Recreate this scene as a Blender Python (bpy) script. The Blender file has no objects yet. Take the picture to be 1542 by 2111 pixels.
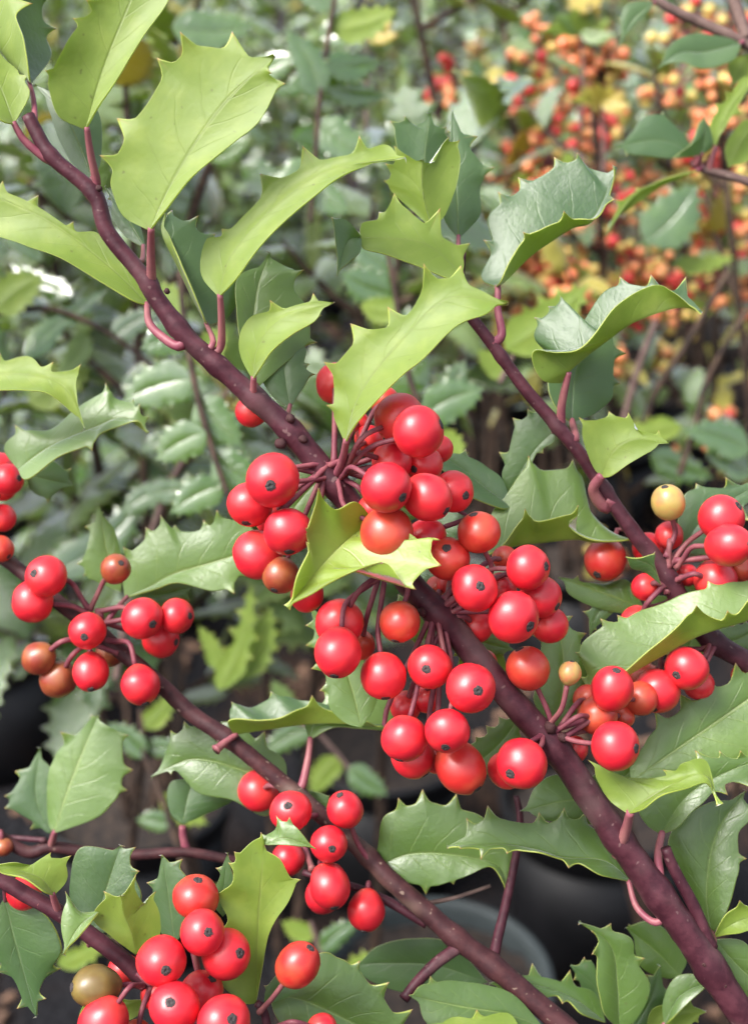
import bpy, math, random
from mathutils import Vector, Matrix, noise
R = math.radians
scene = bpy.context.scene
col = scene.collection

# ------------------------------------------------------------------ camera
CAM_Z, PITCH = 1.32, R(-22)
FOVV = R(44)
W_, H_ = 1542.0, 2111.0
FPX = (H_ / 2) / math.tan(FOVV / 2)
FOCUS = 0.262
cd = bpy.data.cameras.new('camera')
cam = bpy.data.objects.new('camera', cd)
col.objects.link(cam)
cam.location = (0, 0, CAM_Z)
cam.rotation_euler = (R(90) + PITCH, 0, 0)
cd.sensor_fit = 'VERTICAL'
cd.sensor_height = 24
cd.lens = 12 / math.tan(FOVV / 2)
cd.clip_start = 0.01
cd.clip_end = 500
cd.dof.use_dof = True
cd.dof.focus_distance = FOCUS
cd.dof.aperture_fstop = 10.5
scene.camera = cam
CM = Matrix.Translation((0, 0, CAM_Z)) @ Matrix.Rotation(R(90) + PITCH, 4, 'X')

# ------------------------------------------------------------------ sky, sun, exposure
SUN_EL, SUN_AZ = R(52), R(-125)      # azimuth measured from +Y towards +X: high, behind the camera on its left
world = bpy.data.worlds.new('World')
scene.world = world
world.use_nodes = True
wn = world.node_tree.nodes
wl = world.node_tree.links
sky = wn.new('ShaderNodeTexSky')
sky.sky_type = 'NISHITA'
sky.sun_disc = False
sky.sun_elevation = SUN_EL
sky.sun_rotation = SUN_AZ
sky.air_density = 1.2
sky.dust_density = 4.0
hs = wn.new('ShaderNodeHueSaturation')
hs.inputs['Saturation'].default_value = 0.45
wl.new(sky.outputs[0], hs.inputs['Color'])
wl.new(hs.outputs[0], wn['Background'].inputs['Color'])
wn['Background'].inputs['Strength'].default_value = 0.13
sd = bpy.data.lights.new('sun', 'SUN')
sd.energy = 2.3
sd.angle = R(24)
sd.color = (1, 0.97, 0.93)
sun = bpy.data.objects.new('sun', sd)
col.objects.link(sun)
sdir = Vector((math.sin(SUN_AZ) * math.cos(SUN_EL), math.cos(SUN_AZ) * math.cos(SUN_EL), math.sin(SUN_EL)))
sun.rotation_euler = (-sdir).to_track_quat('-Z', 'Y').to_euler()
vs = scene.view_settings
vs.view_transform = 'Standard'
vs.look = 'None'
vs.exposure = 1.27
vs.gamma = 1.0
scene.cycles.max_bounces = 8
scene.cycles.diffuse_bounces = 5
scene.cycles.transmission_bounces = 4
scene.cycles.use_denoising = True

# ------------------------------------------------------------------ material helpers
def mat(name):
    m = bpy.data.materials.new(name)
    m.use_nodes = True
    nt = m.node_tree
    return m, nt, nt.nodes, nt.links, nt.nodes['Principled BSDF']

def node(nt, typ, **kw):
    n = nt.nodes.new(typ)
    for k, v in kw.items():
        setattr(n, k, v)
    return n

def math_n(nt, op, a, b=None, c=None):
    n = nt.nodes.new('ShaderNodeMath')
    n.operation = op
    for i, v in enumerate((a, b, c)):
        if v is None:
            continue
        if isinstance(v, (int, float)):
            n.inputs[i].default_value = v
        else:
            nt.links.new(v, n.inputs[i])
    return n.outputs[0]

def mix_n(nt, fac, a, b):
    n = nt.nodes.new('ShaderNodeMix')
    n.data_type = 'RGBA'
    for s, v in ((n.inputs['Factor'], fac), (n.inputs[6], a), (n.inputs[7], b)):
        if isinstance(v, (int, float)):
            s.default_value = v
        elif isinstance(v, tuple):
            s.default_value = v + (1,)
        else:
            nt.links.new(v, s)
    return n.outputs[2]

def noise_n(nt, scale, detail=3, rough=0.5, coord='Object'):
    tc = nt.nodes.new('ShaderNodeTexCoord')
    n = nt.nodes.new('ShaderNodeTexNoise')
    n.inputs['Scale'].default_value = scale
    n.inputs['Detail'].default_value = detail
    n.inputs['Roughness'].default_value = rough
    nt.links.new(tc.outputs[coord], n.inputs['Vector'])
    return n.outputs['Fac']

def step(nt, v, lo, hi):
    n = nt.nodes.new('ShaderNodeMapRange')
    n.interpolation_type = 'SMOOTHSTEP'
    n.inputs['From Min'].default_value = lo
    n.inputs['From Max'].default_value = hi
    nt.links.new(v, n.inputs['Value'])
    return n.outputs[0]

def leaf_material(name, c1, c2, vein, rim, rough, trans, tcol, veinamt, coat=0.0, spots=0.0, bump=0.5, netamt=0.05, blotch=0.0):
    m, nt, ns, lk, bs = mat(name)
    uv = node(nt, 'ShaderNodeUVMap')
    uv.uv_map = 'UVMap'
    sp = node(nt, 'ShaderNodeSeparateXYZ')
    lk.new(uv.outputs[0], sp.inputs[0])
    u, t = sp.outputs[0], sp.outputs[1]
    n1 = noise_n(nt, 55, 3)
    n2 = noise_n(nt, 900, 2)
    oi = node(nt, 'ShaderNodeObjectInfo')
    f = math_n(nt, 'ADD', math_n(nt, 'MULTIPLY', step(nt, n1, 0.3, 0.7), 0.75), math_n(nt, 'MULTIPLY', oi.outputs['Random'], 0.3))
    base = mix_n(nt, f, c1, c2)
    # side veins sweep forward from the midrib; wobbling
    wob = math_n(nt, 'MULTIPLY', math_n(nt, 'SUBTRACT', n1, 0.5), 0.9)
    ph = math_n(nt, 'ADD', math_n(nt, 'SUBTRACT', math_n(nt, 'MULTIPLY', u, 6.5), math_n(nt, 'MULTIPLY', t, 1.5)), wob)
    fr = math_n(nt, 'ABSOLUTE', math_n(nt, 'SUBTRACT', math_n(nt, 'FRACT', ph), 0.5))
    side = math_n(nt, 'SUBTRACT', 1.0, step(nt, fr, 0.0, 0.055))
    side = math_n(nt, 'MULTIPLY', side, math_n(nt, 'SUBTRACT', 1.0, step(nt, t, 0.45, 0.85)))
    mid = math_n(nt, 'SUBTRACT', 1.0, step(nt, t, 0.02, 0.055))
    # network of fine veins
    tc = node(nt, 'ShaderNodeTexCoord')
    vo = node(nt, 'ShaderNodeTexVoronoi', feature='DISTANCE_TO_EDGE')
    vo.inputs['Scale'].default_value = 420
    lk.new(tc.outputs['Object'], vo.inputs['Vector'])
    net = math_n(nt, 'SUBTRACT', 1.0, step(nt, vo.outputs['Distance'], 0.0, 0.12))
    vv = math_n(nt, 'MAXIMUM', math_n(nt, 'MULTIPLY', side, veinamt), math_n(nt, 'MULTIPLY', mid, min(1, veinamt * 1.8)))
    c = mix_n(nt, vv, base, vein)
    c = mix_n(nt, math_n(nt, 'MULTIPLY', n2, 0.12), c, (0.02, 0.03, 0.01))
    if blotch:
        nb_ = noise_n(nt, 190, 4, 0.65)
        c = mix_n(nt, math_n(nt, 'MULTIPLY', step(nt, nb_, 0.42, 0.72), blotch), c, (0.35, 0.41, 0.08))
    nd_ = noise_n(nt, 1100, 0)
    c = mix_n(nt, math_n(nt, 'MULTIPLY', step(nt, nd_, 0.82, 0.86), 0.7), c, (0.07, 0.05, 0.02))
    if spots:
        sn = noise_n(nt, 260, 1)
        c = mix_n(nt, step(nt, sn, 0.74, 0.78), c, (0.10, 0.025, 0.03))
    rimf = step(nt, math_n(nt, 'ADD', t, math_n(nt, 'MULTIPLY', math_n(nt, 'SUBTRACT', n1, 0.5), 0.02)), 0.945, 0.985)
    c = mix_n(nt, rimf, c, rim)
    at = node(nt, 'ShaderNodeAttribute', attribute_name='spine')
    c = mix_n(nt, step(nt, at.outputs['Fac'], 0.5, 0.95), c, (0.42, 0.20, 0.09))
    ns.remove(bs)
    rr = math_n(nt, 'ADD', rough - 0.06, math_n(nt, 'MULTIPLY', n1, 0.14))
    hgt = math_n(nt, 'ADD', math_n(nt, 'MULTIPLY', net, -netamt), math_n(nt, 'MULTIPLY', vv, -0.5))
    hgt = math_n(nt, 'ADD', hgt, math_n(nt, 'MULTIPLY', n1, 2.0))
    hgt = math_n(nt, 'ADD', hgt, math_n(nt, 'MULTIPLY', n2, 0.25))
    bp = node(nt, 'ShaderNodeBump')
    bp.inputs['Strength'].default_value = bump
    bp.inputs['Distance'].default_value = 0.0006
    lk.new(hgt, bp.inputs['Height'])
    df = node(nt, 'ShaderNodeBsdfDiffuse')
    lk.new(c, df.inputs['Color'])
    lk.new(bp.outputs[0], df.inputs['Normal'])
    tr = node(nt, 'ShaderNodeBsdfTranslucent')
    lk.new(mix_n(nt, 0.8, c, tcol), tr.inputs['Color'])
    mx = node(nt, 'ShaderNodeMixShader')
    mx.inputs[0].default_value = trans
    lk.new(df.outputs[0], mx.inputs[1])
    lk.new(tr.outputs[0], mx.inputs[2])
    gl = node(nt, 'ShaderNodeBsdfGlossy')
    gl.inputs['Color'].default_value = (1, 1, 1, 1)
    lk.new(rr, gl.inputs['Roughness'])
    lk.new(bp.outputs[0], gl.inputs['Normal'])
    fn = node(nt, 'ShaderNodeFresnel')
    fn.inputs['IOR'].default_value = 1.45
    lk.new(bp.outputs[0], fn.inputs['Normal'])
    m2 = node(nt, 'ShaderNodeMixShader')
    lk.new(math_n(nt, 'MULTIPLY', fn.outputs[0], coat), m2.inputs[0])
    lk.new(mx.outputs[0], m2.inputs[1])
    lk.new(gl.outputs[0], m2.inputs[2])
    lk.new(m2.outputs[0], ns['Material Output'].inputs['Surface'])
    return m

RIM = (0.46, 0.52, 0.10)
UP = leaf_material('leaf_upper', (0.045, 0.098, 0.045), (0.082, 0.148, 0.055), (0.17, 0.24, 0.10), RIM, 0.44, 0.42, (0.55, 0.80, 0.14), 0.22, 1.35, netamt=0.035, bump=0.6)
UPM = leaf_material('leaf_upper_mid_green', (0.066, 0.130, 0.032), (0.108, 0.185, 0.044), (0.24, 0.33, 0.10), RIM, 0.40, 0.45, (0.65, 0.88, 0.12), 0.32, 1.7, netamt=0.035, bump=0.6)
UN = leaf_material('leaf_under', (0.175, 0.258, 0.040), (0.235, 0.315, 0.056), (0.19, 0.24, 0.06), (0.46, 0.52, 0.11), 0.50, 0.48, (0.64, 0.82, 0.10), 0.42, 0.8, bump=0.35, netamt=0.03, blotch=0.35)
UPY = leaf_material('leaf_upper_young', (0.105, 0.195, 0.045), (0.165, 0.262, 0.062), (0.27, 0.35, 0.11), RIM, 0.42, 0.45, (0.68, 0.88, 0.14), 0.34, 1.5, netamt=0.03, bump=0.6)
UPB = leaf_material('leaf_upper_bright', (0.23, 0.34, 0.040), (0.30, 0.41, 0.055), (0.38, 0.44, 0.10), (0.55, 0.60, 0.10), 0.42, 0.45, (0.75, 0.90, 0.12), 0.3, 1.2, netamt=0.03)
UPS = leaf_material('leaf_upper_spotted', (0.14, 0.24, 0.065), (0.20, 0.31, 0.080), (0.28, 0.36, 0.13), RIM, 0.40, 0.45, (0.68, 0.86, 0.15), 0.34, 1.6, spots=1, netamt=0.03, bump=0.6)
BUP = leaf_material('shrub_leaf_upper', (0.042, 0.105, 0.034), (0.105, 0.200, 0.045), (0.18, 0.24, 0.10), (0.28, 0.35, 0.10), 0.17, 0.42, (0.60, 0.90, 0.08), 0.3, 3.2)
BUN = leaf_material('shrub_leaf_under', (0.20, 0.29, 0.08), (0.32, 0.40, 0.10), (0.22, 0.28, 0.09), (0.35, 0.42, 0.10), 0.45, 0.5, (0.8, 0.92, 0.12), 0.3, 0.8)
BNW = leaf_material('shrub_leaf_new', (0.34, 0.42, 0.06), (0.56, 0.38, 0.09), (0.55, 0.46, 0.10), (0.65, 0.42, 0.12), 0.40, 0.45, (0.9, 0.8, 0.12), 0.3, 0.9)

def bark(name, c1, c2, lent, rough=0.6, scale=260, spotamt=0.6, bump=0.4):
    m, nt, ns, lk, bs = mat(name)
    n1 = noise_n(nt, scale, 4, 0.6)
    n2 = noise_n(nt, 60, 2)
    n3 = noise_n(nt, 620, 1)
    c = mix_n(nt, step(nt, n1, 0.35, 0.68), c1, c2)
    c = mix_n(nt, math_n(nt, 'MULTIPLY', step(nt, n2, 0.55, 0.75), 0.35), c, lent)
    c = mix_n(nt, math_n(nt, 'MULTIPLY', step(nt, n3, 0.70, 0.76), spotamt), c, lent)
    lk.new(c, bs.inputs['Base Color'])
    bs.inputs['Roughness'].default_value = rough
    bs.inputs['Specular IOR Level'].default_value = 0.28
    bp = node(nt, 'ShaderNodeBump')
    bp.inputs['Strength'].default_value = bump
    bp.inputs['Distance'].default_value = 0.0006
    lk.new(n1, bp.inputs['Height'])
    lk.new(bp.outputs[0], bs.inputs['Normal'])
    return m

STEM = bark('stem_purple', (0.042, 0.010, 0.017), (0.080, 0.023, 0.033), (0.26, 0.17, 0.16), 0.48, spotamt=0.35)
STEMB = bark('stem_brown', (0.034, 0.010, 0.013), (0.066, 0.022, 0.024), (0.30, 0.22, 0.17), 0.6, spotamt=0.6)
TWIG = bark('twig_grey_brown', (0.10, 0.062, 0.055), (0.17, 0.11, 0.095), (0.32, 0.25, 0.2), 0.7)
TRUNK = bark('shrub_trunk', (0.030, 0.020, 0.016), (0.085, 0.052, 0.036), (0.22, 0.16, 0.11), 0.8, 120)
PET = bark('leaf_stalk_pink', (0.19, 0.045, 0.072), (0.27, 0.09, 0.105), (0.35, 0.2, 0.14), 0.45, spotamt=0.1, bump=0.15)
PED = bark('berry_stalk_purple', (0.15, 0.035, 0.055), (0.24, 0.075, 0.085), (0.33, 0.17, 0.13), 0.5, spotamt=0.3, bump=0.2)

def berry_material(name, c1, c2, under):
    m, nt, ns, lk, bs = mat(name)
    tc = node(nt, 'ShaderNodeTexCoord')
    oi = node(nt, 'ShaderNodeObjectInfo')
    ad = node(nt, 'ShaderNodeVectorMath', operation='MULTIPLY_ADD')
    ad.inputs[1].default_value = (1, 1, 1)
    lk.new(tc.outputs['Object'], ad.inputs[0])
    lk.new(oi.outputs['Location'], ad.inputs[2])
    sc = node(nt, 'ShaderNodeVectorMath', operation='SCALE')
    sc.inputs['Scale'].default_value = 40.0
    lk.new(oi.outputs['Location'], sc.inputs[0])
    lk.new(sc.outputs[0], ad.inputs[2])
    n = node(nt, 'ShaderNodeTexNoise')
    n.inputs['Scale'].default_value = 1.1
    n.inputs['Detail'].default_value = 2
    lk.new(ad.outputs[0], n.inputs['Vector'])
    n2 = node(nt, 'ShaderNodeTexNoise')
    n2.inputs['Scale'].default_value = 26
    n2.inputs['Detail'].default_value = 2
    lk.new(ad.outputs[0], n2.inputs['Vector'])
    f = math_n(nt, 'ADD', step(nt, n.outputs['Fac'], 0.35, 0.72), math_n(nt, 'MULTIPLY', math_n(nt, 'SUBTRACT', oi.outputs['Random'], 0.5), 0.5))
    c = mix_n(nt, f, c1, c2)
    c = mix_n(nt, math_n(nt, 'MULTIPLY', step(nt, n2.outputs['Fac'], 0.64, 0.74), 0.30), c, under)
    # paler, greener flesh towards the stalk end
    sp = node(nt, 'ShaderNodeSeparateXYZ')
    lk.new(tc.outputs['Object'], sp.inputs[0])
    c = mix_n(nt, math_n(nt, 'MULTIPLY', step(nt, math_n(nt, 'MULTIPLY', sp.outputs[2], -1.0), 0.45, 1.0), 0.30), c, under)
    lk.new(c, bs.inputs['Base Color'])
    bs.inputs['Roughness'].default_value = 0.39
    bs.inputs['Specular IOR Level'].default_value = 0.65
    bs.inputs['Subsurface Weight'].default_value = 0.12
    bs.inputs['Subsurface Radius'].default_value = (0.002, 0.0006, 0.0004)
    bs.inputs['Subsurface Scale'].default_value = 1.0
    bs.inputs['Coat Weight'].default_value = 0.12
    bs.inputs['Coat Roughness'].default_value = 0.25
    bp = node(nt, 'ShaderNodeBump')
    bp.inputs['Strength'].default_value = 0.06
    bp.inputs['Distance'].default_value = 0.0004
    lk.new(n2.outputs['Fac'], bp.inputs['Height'])
    lk.new(bp.outputs[0], bs.inputs['Normal'])
    return m

BM = {
    'r': berry_material('berry_red', (0.58, 0.011, 0.026), (0.70, 0.022, 0.030), (0.72, 0.10, 0.06)),
    'o': berry_material('berry_orange_red', (0.50, 0.020, 0.018), (0.54, 0.062, 0.03), (0.55, 0.17, 0.06)),
    'b': berry_material('berry_brown', (0.25, 0.035, 0.018), (0.31, 0.085, 0.028), (0.30, 0.14, 0.045)),
    'g': berry_material('berry_olive', (0.135, 0.085, 0.022), (0.19, 0.135, 0.036), (0.26, 0.18, 0.06)),
    'y': berry_material('berry_pale', (0.44, 0.31, 0.085), (0.52, 0.19, 0.085), (0.34, 0.38, 0.09)),
}
m, nt, ns, lk, bs = mat('berry_tip_black')
lk.new(mix_n(nt, noise_n(nt, 3, 3), (0.012, 0.009, 0.010), (0.06, 0.045, 0.045)), bs.inputs['Base Color'])
bs.inputs['Roughness'].default_value = 0.7
TIPM = m

# ------------------------------------------------------------------ geometry helpers
def unproj(x, y, d):
    return CM @ Vector(((x - W_ / 2) / FPX * d, -(y - H_ / 2) / FPX * d, -d))

def parse(s):
    out = []
    for w in s.split():
        t = w.endswith('*')
        x, y = w.rstrip('*').split(',')
        out.append((float(x), float(y), t))
    return out

def catmull(P, i, t):
    n = len(P)
    p0 = P[max(i - 1, 0)] if i > 0 else P[0] * 2 - P[1]
    p1, p2 = P[i], P[i + 1]
    p3 = P[i + 2] if i + 2 < n else P[-1] * 2 - P[-2]
    return 0.5 * ((2 * p1) + (p2 - p0) * t + (2 * p0 - 5 * p1 + 4 * p2 - p3) * t * t + (3 * p1 - 3 * p2 + p3 - p0) * t ** 3)

class Path:
    """curve through points, evaluated by fraction of its length"""
    def __init__(self, P, sub=10):
        self.pts = []
        self.par = []
        for i in range(len(P) - 1):
            for k in range(sub):
                self.pts.append(catmull(P, i, k / sub))
                self.par.append(i + k / sub)
        self.pts.append(P[-1].copy())
        self.par.append(len(P) - 1)
        self.s = [0]
        for a, b in zip(self.pts, self.pts[1:]):
            self.s.append(self.s[-1] + (b - a).length)
        self.len = self.s[-1] or 1e-9
    def at(self, f):
        L = f * self.len
        lo, hi = 0, len(self.s) - 1
        while hi - lo > 1:
            m_ = (lo + hi) // 2
            if self.s[m_] <= L:
                lo = m_
            else:
                hi = m_
        d = self.s[hi] - self.s[lo]
        k = (L - self.s[lo]) / d if d > 1e-12 else 0
        return self.pts[lo].lerp(self.pts[hi], min(max(k, 0), 1))

def link(name, verts, faces, mats, midx=None, smooth=True):
    me = bpy.data.meshes.new(name)
    me.from_pydata([tuple(v) for v in verts], [], faces)
    for m_ in mats:
        me.materials.append(m_)
    if midx:
        me.polygons.foreach_set('material_index', midx)
    if smooth:
        me.polygons.foreach_set('use_smooth', [True] * len(me.polygons))
    me.update()
    return me

def part(name, me, parent, mw=None):
    if mw is None:                       # vertices are in world space: move the origin to the part's base
        v0 = me.vertices[0].co.copy()
        me.transform(Matrix.Translation(-v0))
        mw = Matrix.Translation(v0)
    o = bpy.data.objects.new(name, me)
    col.objects.link(o)
    o.parent = parent
    o.matrix_parent_inverse = world_of(parent).inverted()
    o.matrix_basis = mw
    MW[o.name] = mw.copy()
    return o

MW = {}
def world_of(o):
    return MW[o.name]

def thing(name, loc, label, cat, group=None):
    o = bpy.data.objects.new(name, None)
    o.empty_display_size = 0.01
    col.objects.link(o)
    o.location = loc
    MW[o.name] = Matrix.Translation(loc)
    o['label'] = label
    o['category'] = cat
    if group:
        o['group'] = group
    return o

def frame_tube(pts, rad, sides=10, cap=True, wob=0.0, seed=0):
    """tube along points with a radius for each"""
    V, F = [], []
    n = len(pts)
    up = Vector((0.3, 0.2, 1)).normalized()
    prev = None
    for i, p in enumerate(pts):
        t = (pts[min(i + 1, n - 1)] - pts[max(i - 1, 0)])
        t = t.normalized() if t.length > 1e-12 else Vector((0, 0, 1))
        if prev is None:
            x = t.cross(up)
            if x.length < 1e-3:
                x = t.cross(Vector((1, 0, 0)))
        else:
            x = prev - t * prev.dot(t)
        x.normalize()
        prev = x
        y = t.cross(x)
        for k in range(sides):
            a = 2 * math.pi * k / sides
            r = rad[i]
            if wob:
                r *= 1 + wob * noise.noise(Vector((math.cos(a) * 1.3 + seed, math.sin(a) * 1.3, i * 0.35 + seed)))
            V.append(p + (x * math.cos(a) + y * math.sin(a)) * r)
    for i in range(n - 1):
        for k in range(sides):
            a, b = i * sides + k, i * sides + (k + 1) % sides
            F.append((a, b, b + sides, a + sides))
    if cap:
        F.append(tuple(range(sides))[::-1])
        F.append(tuple(range((n - 1) * sides, n * sides)))
    return V, F

PXM = lambda d: d / FPX     # metres for one pixel at depth d

# ------------------------------------------------------------------ traced holly leaf
def smooth01(x):
    x = min(max(x, 0), 1)
    return x * x * (3 - 2 * x)

def build_leaf(side, mid, ma, mb, bulge=0.10, thick=0.00035, mats=(UP, UN), tooth=1.0):
    """mid: list of points; ma/mb: list of (point, is_tooth).  Returns a mesh in world space.
    mats: upper, under.  side 'top' -> the camera sees mostly the upper face."""
    base, tip = mid[0], mid[-1]
    MP = Path(mid)
    V, UVs, SP, F, MI = [], [], [], [], []
    halves = []
    for m_ in (ma, mb):
        P = [base] + [p for p, _ in m_] + [tip]
        fl = [False] + [t for _, t in m_] + [True]
        L = Path(P, 10).len
        h0 = min(0.0054, 0.11 * L) * tooth
        rows = []
        nseg = len(P) - 1
        acc = 0
        seglen = []
        for i in range(nseg):
            q = [catmull(P, i, k / 8) for k in range(9)]
            seglen.append(sum((q[k + 1] - q[k]).length for k in range(8)))
        tot = sum(seglen)
        hv = [min(h0, 0.48 * min(seglen[max(i - 1, 0)], seglen[min(i, nseg - 1)])) if f_ else 0.0 for i, f_ in enumerate(fl)]
        lift = [((i * 7 + len(P) * 3) % 5 - 1.6) * 0.22 * hv[i] for i in range(len(P))]
        for i in range(nseg):
            sl = seglen[i]
            ns_ = max(5, min(16, int(sl / 0.0006)))
            for k in range(ns_ + (1 if i == nseg - 1 else 0)):
                x = k / ns_
                tt = 0.5 - 0.5 * math.cos(math.pi * x) if fl[i] and fl[i + 1] else (x ** 1.6 if fl[i] else (1 - (1 - x) ** 1.6 if fl[i + 1] else x))
                p = catmull(P, i, tt)
                d0, d1 = tt * sl, (1 - tt) * sl
                env = (hv[i] + (hv[i + 1] - hv[i]) * smooth01(tt)) * (0.86 + (0.22 * math.sin(math.pi * tt) if fl[i] and fl[i + 1] else 0))
                e0 = max(0.0, 1 - d0 / (0.50 * hv[i])) ** 1.7 if fl[i] and hv[i] > 0 else 0
                e1 = max(0.0, 1 - d1 / (0.85 * hv[i + 1])) ** 1.7 if fl[i + 1] and hv[i + 1] > 0 else 0
                sp = max(e0, e1)
                lf = lift[i] * e0 + lift[i + 1] * e1
                g = (acc + d0) / tot
                c = MP.at(g)
                w = c - p
                wl_ = w.length
                ps = p
                if wl_ > 1e-7:
                    ps = p + w / wl_ * min(env, wl_ * 0.6)
                    p = p + w / wl_ * min(env * (1 - sp), wl_ * 0.6)
                sc_ = 0
                if fl[i]:
                    sc_ = math.exp(-d0 / 0.0006)
                if fl[i + 1]:
                    sc_ = max(sc_, math.exp(-d1 / 0.0008))
                rows.append((g, p, c, sc_, ps, lf))
            acc += sl
        halves.append(rows)
    NC = 8
    cols_t = [0, 0.12, 0.3, 0.52, 0.76, 0.93, 0.945, 1.0]
    sheets = []
    area = Vector((0, 0, 0))
    for hi, rows in enumerate(halves):
        grid = []
        for (g, e, c, sp, ps, lf) in rows:
            tg = (MP.at(min(g + 0.02, 1)) - MP.at(max(g - 0.02, 0)))
            w = ps - c
            nrm = tg.cross(w)
            nrm = nrm.normalized() if nrm.length > 1e-12 else Vector((0, 0, 0))
            if hi == 1:
                nrm = -nrm
            row = []
            for t in cols_t:
                if t < 0.935:
                    q = c + w * (t / 0.96)
                elif t < 0.99:
                    q = (c + w * 0.969).lerp(e + nrm * lf, 0.74)
                else:
                    q = e + nrm * lf
                row.append(q)
            grid.append([row, nrm, w.length, g, sp])
        sheets.append(grid)
    # decide which way is "upper": nrm sign; facing camera majority
    camp = Vector((0, 0, CAM_Z))
    s = 0
    for hi, grid in enumerate(sheets):
        for i in range(len(grid) - 1):
            a, b = grid[i][0], grid[i + 1][0]
            n = (b[0] - a[-1]).cross(a[0] - b[-1])
            if hi == 1:
                n = -n
            s += n.dot((camp - a[3]).normalized())
    # orientation of nrm relative to that n
    sgn_ref = 0
    for hi, grid in enumerate(sheets):
        for i in range(len(grid) - 1):
            a, b = grid[i][0], grid[i + 1][0]
            n = (b[0] - a[-1]).cross(a[0] - b[-1])
            if hi == 1:
                n = -n
            sgn_ref += n.dot(grid[i][1])
    facing = 1 if s * sgn_ref > 0 else -1        # nrm points at the camera
    up = facing if side == 'top' else -facing     # +1: upper normal is +nrm
    for hi, grid in enumerate(sheets):
        top0 = len(V)
        for row, nrm, wl_, g, sp in grid:
            U = nrm * up
            for t, q in zip(cols_t, row):
                bl = bulge * wl_ * 3.2 * t * (1 - t) * math.sin(math.pi * min(max(g, 0.02), 0.98)) ** 0.5
                ripple = 0.035 * wl_ * t * noise.noise(q * 160)
                q2 = q + U * (bl + ripple)
                th = thick * (0.55 if t > 0.99 else 1.0)
                V.append(q2 + U * th * 0.5)
                V.append(q2 - U * th * 0.5)
                UVs.append((g, t)); UVs.append((g, t))
                SP.append(sp * t ** 6); SP.append(sp * t ** 6)
        n = len(grid)
        idx = lambda i, j, k: top0 + (i * NC + j) * 2 + k
        flip = (hi == 1) ^ (up < 0)
        for i in range(n - 1):
            for j in range(NC - 1):
                q = (idx(i, j, 0), idx(i + 1, j, 0), idx(i + 1, j + 1, 0), idx(i, j + 1, 0))
                r = (idx(i, j, 1), idx(i, j + 1, 1), idx(i + 1, j + 1, 1), idx(i + 1, j, 1))
                F.append(q[::-1] if flip else q); MI.append(0)
                F.append(r[::-1] if flip else r); MI.append(1)
            j = NC - 1
            q = (idx(i, j, 0), idx(i + 1, j, 0), idx(i + 1, j, 1), idx(i, j, 1))
            F.append(q[::-1] if flip else q); MI.append(1)
    me = link('leaf', V, F, mats, MI)
    uvl = me.uv_layers.new(name='UVMap')
    li = [0] * len(me.loops)
    me.loops.foreach_get('vertex_index', li)
    flat = []
    for k in li:
        flat += UVs[k]
    uvl.data.foreach_set('uv', flat)
    at = me.attributes.new('spine', 'FLOAT', 'POINT')
    at.data.foreach_set('value', SP)
    return me

def tube_part(name, pts, r0, r1, mat_, parent, sides=8, wob=0.08, seed=0, sub=6, flare=0.0):
    P = Path(pts, 8)
    n = max(4, (len(pts) - 1) * sub)
    q = [P.at(i / n) for i in range(n + 1)]
    rad = [r0 + (r1 - r0) * i / n + flare * r1 * max(0, (i / n - 0.8) / 0.2) ** 2 for i in range(n + 1)]
    V, F = frame_tube(q, rad, sides, True, wob, seed)
    return part(name, link(name, V, F, [mat_]), parent)

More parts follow.
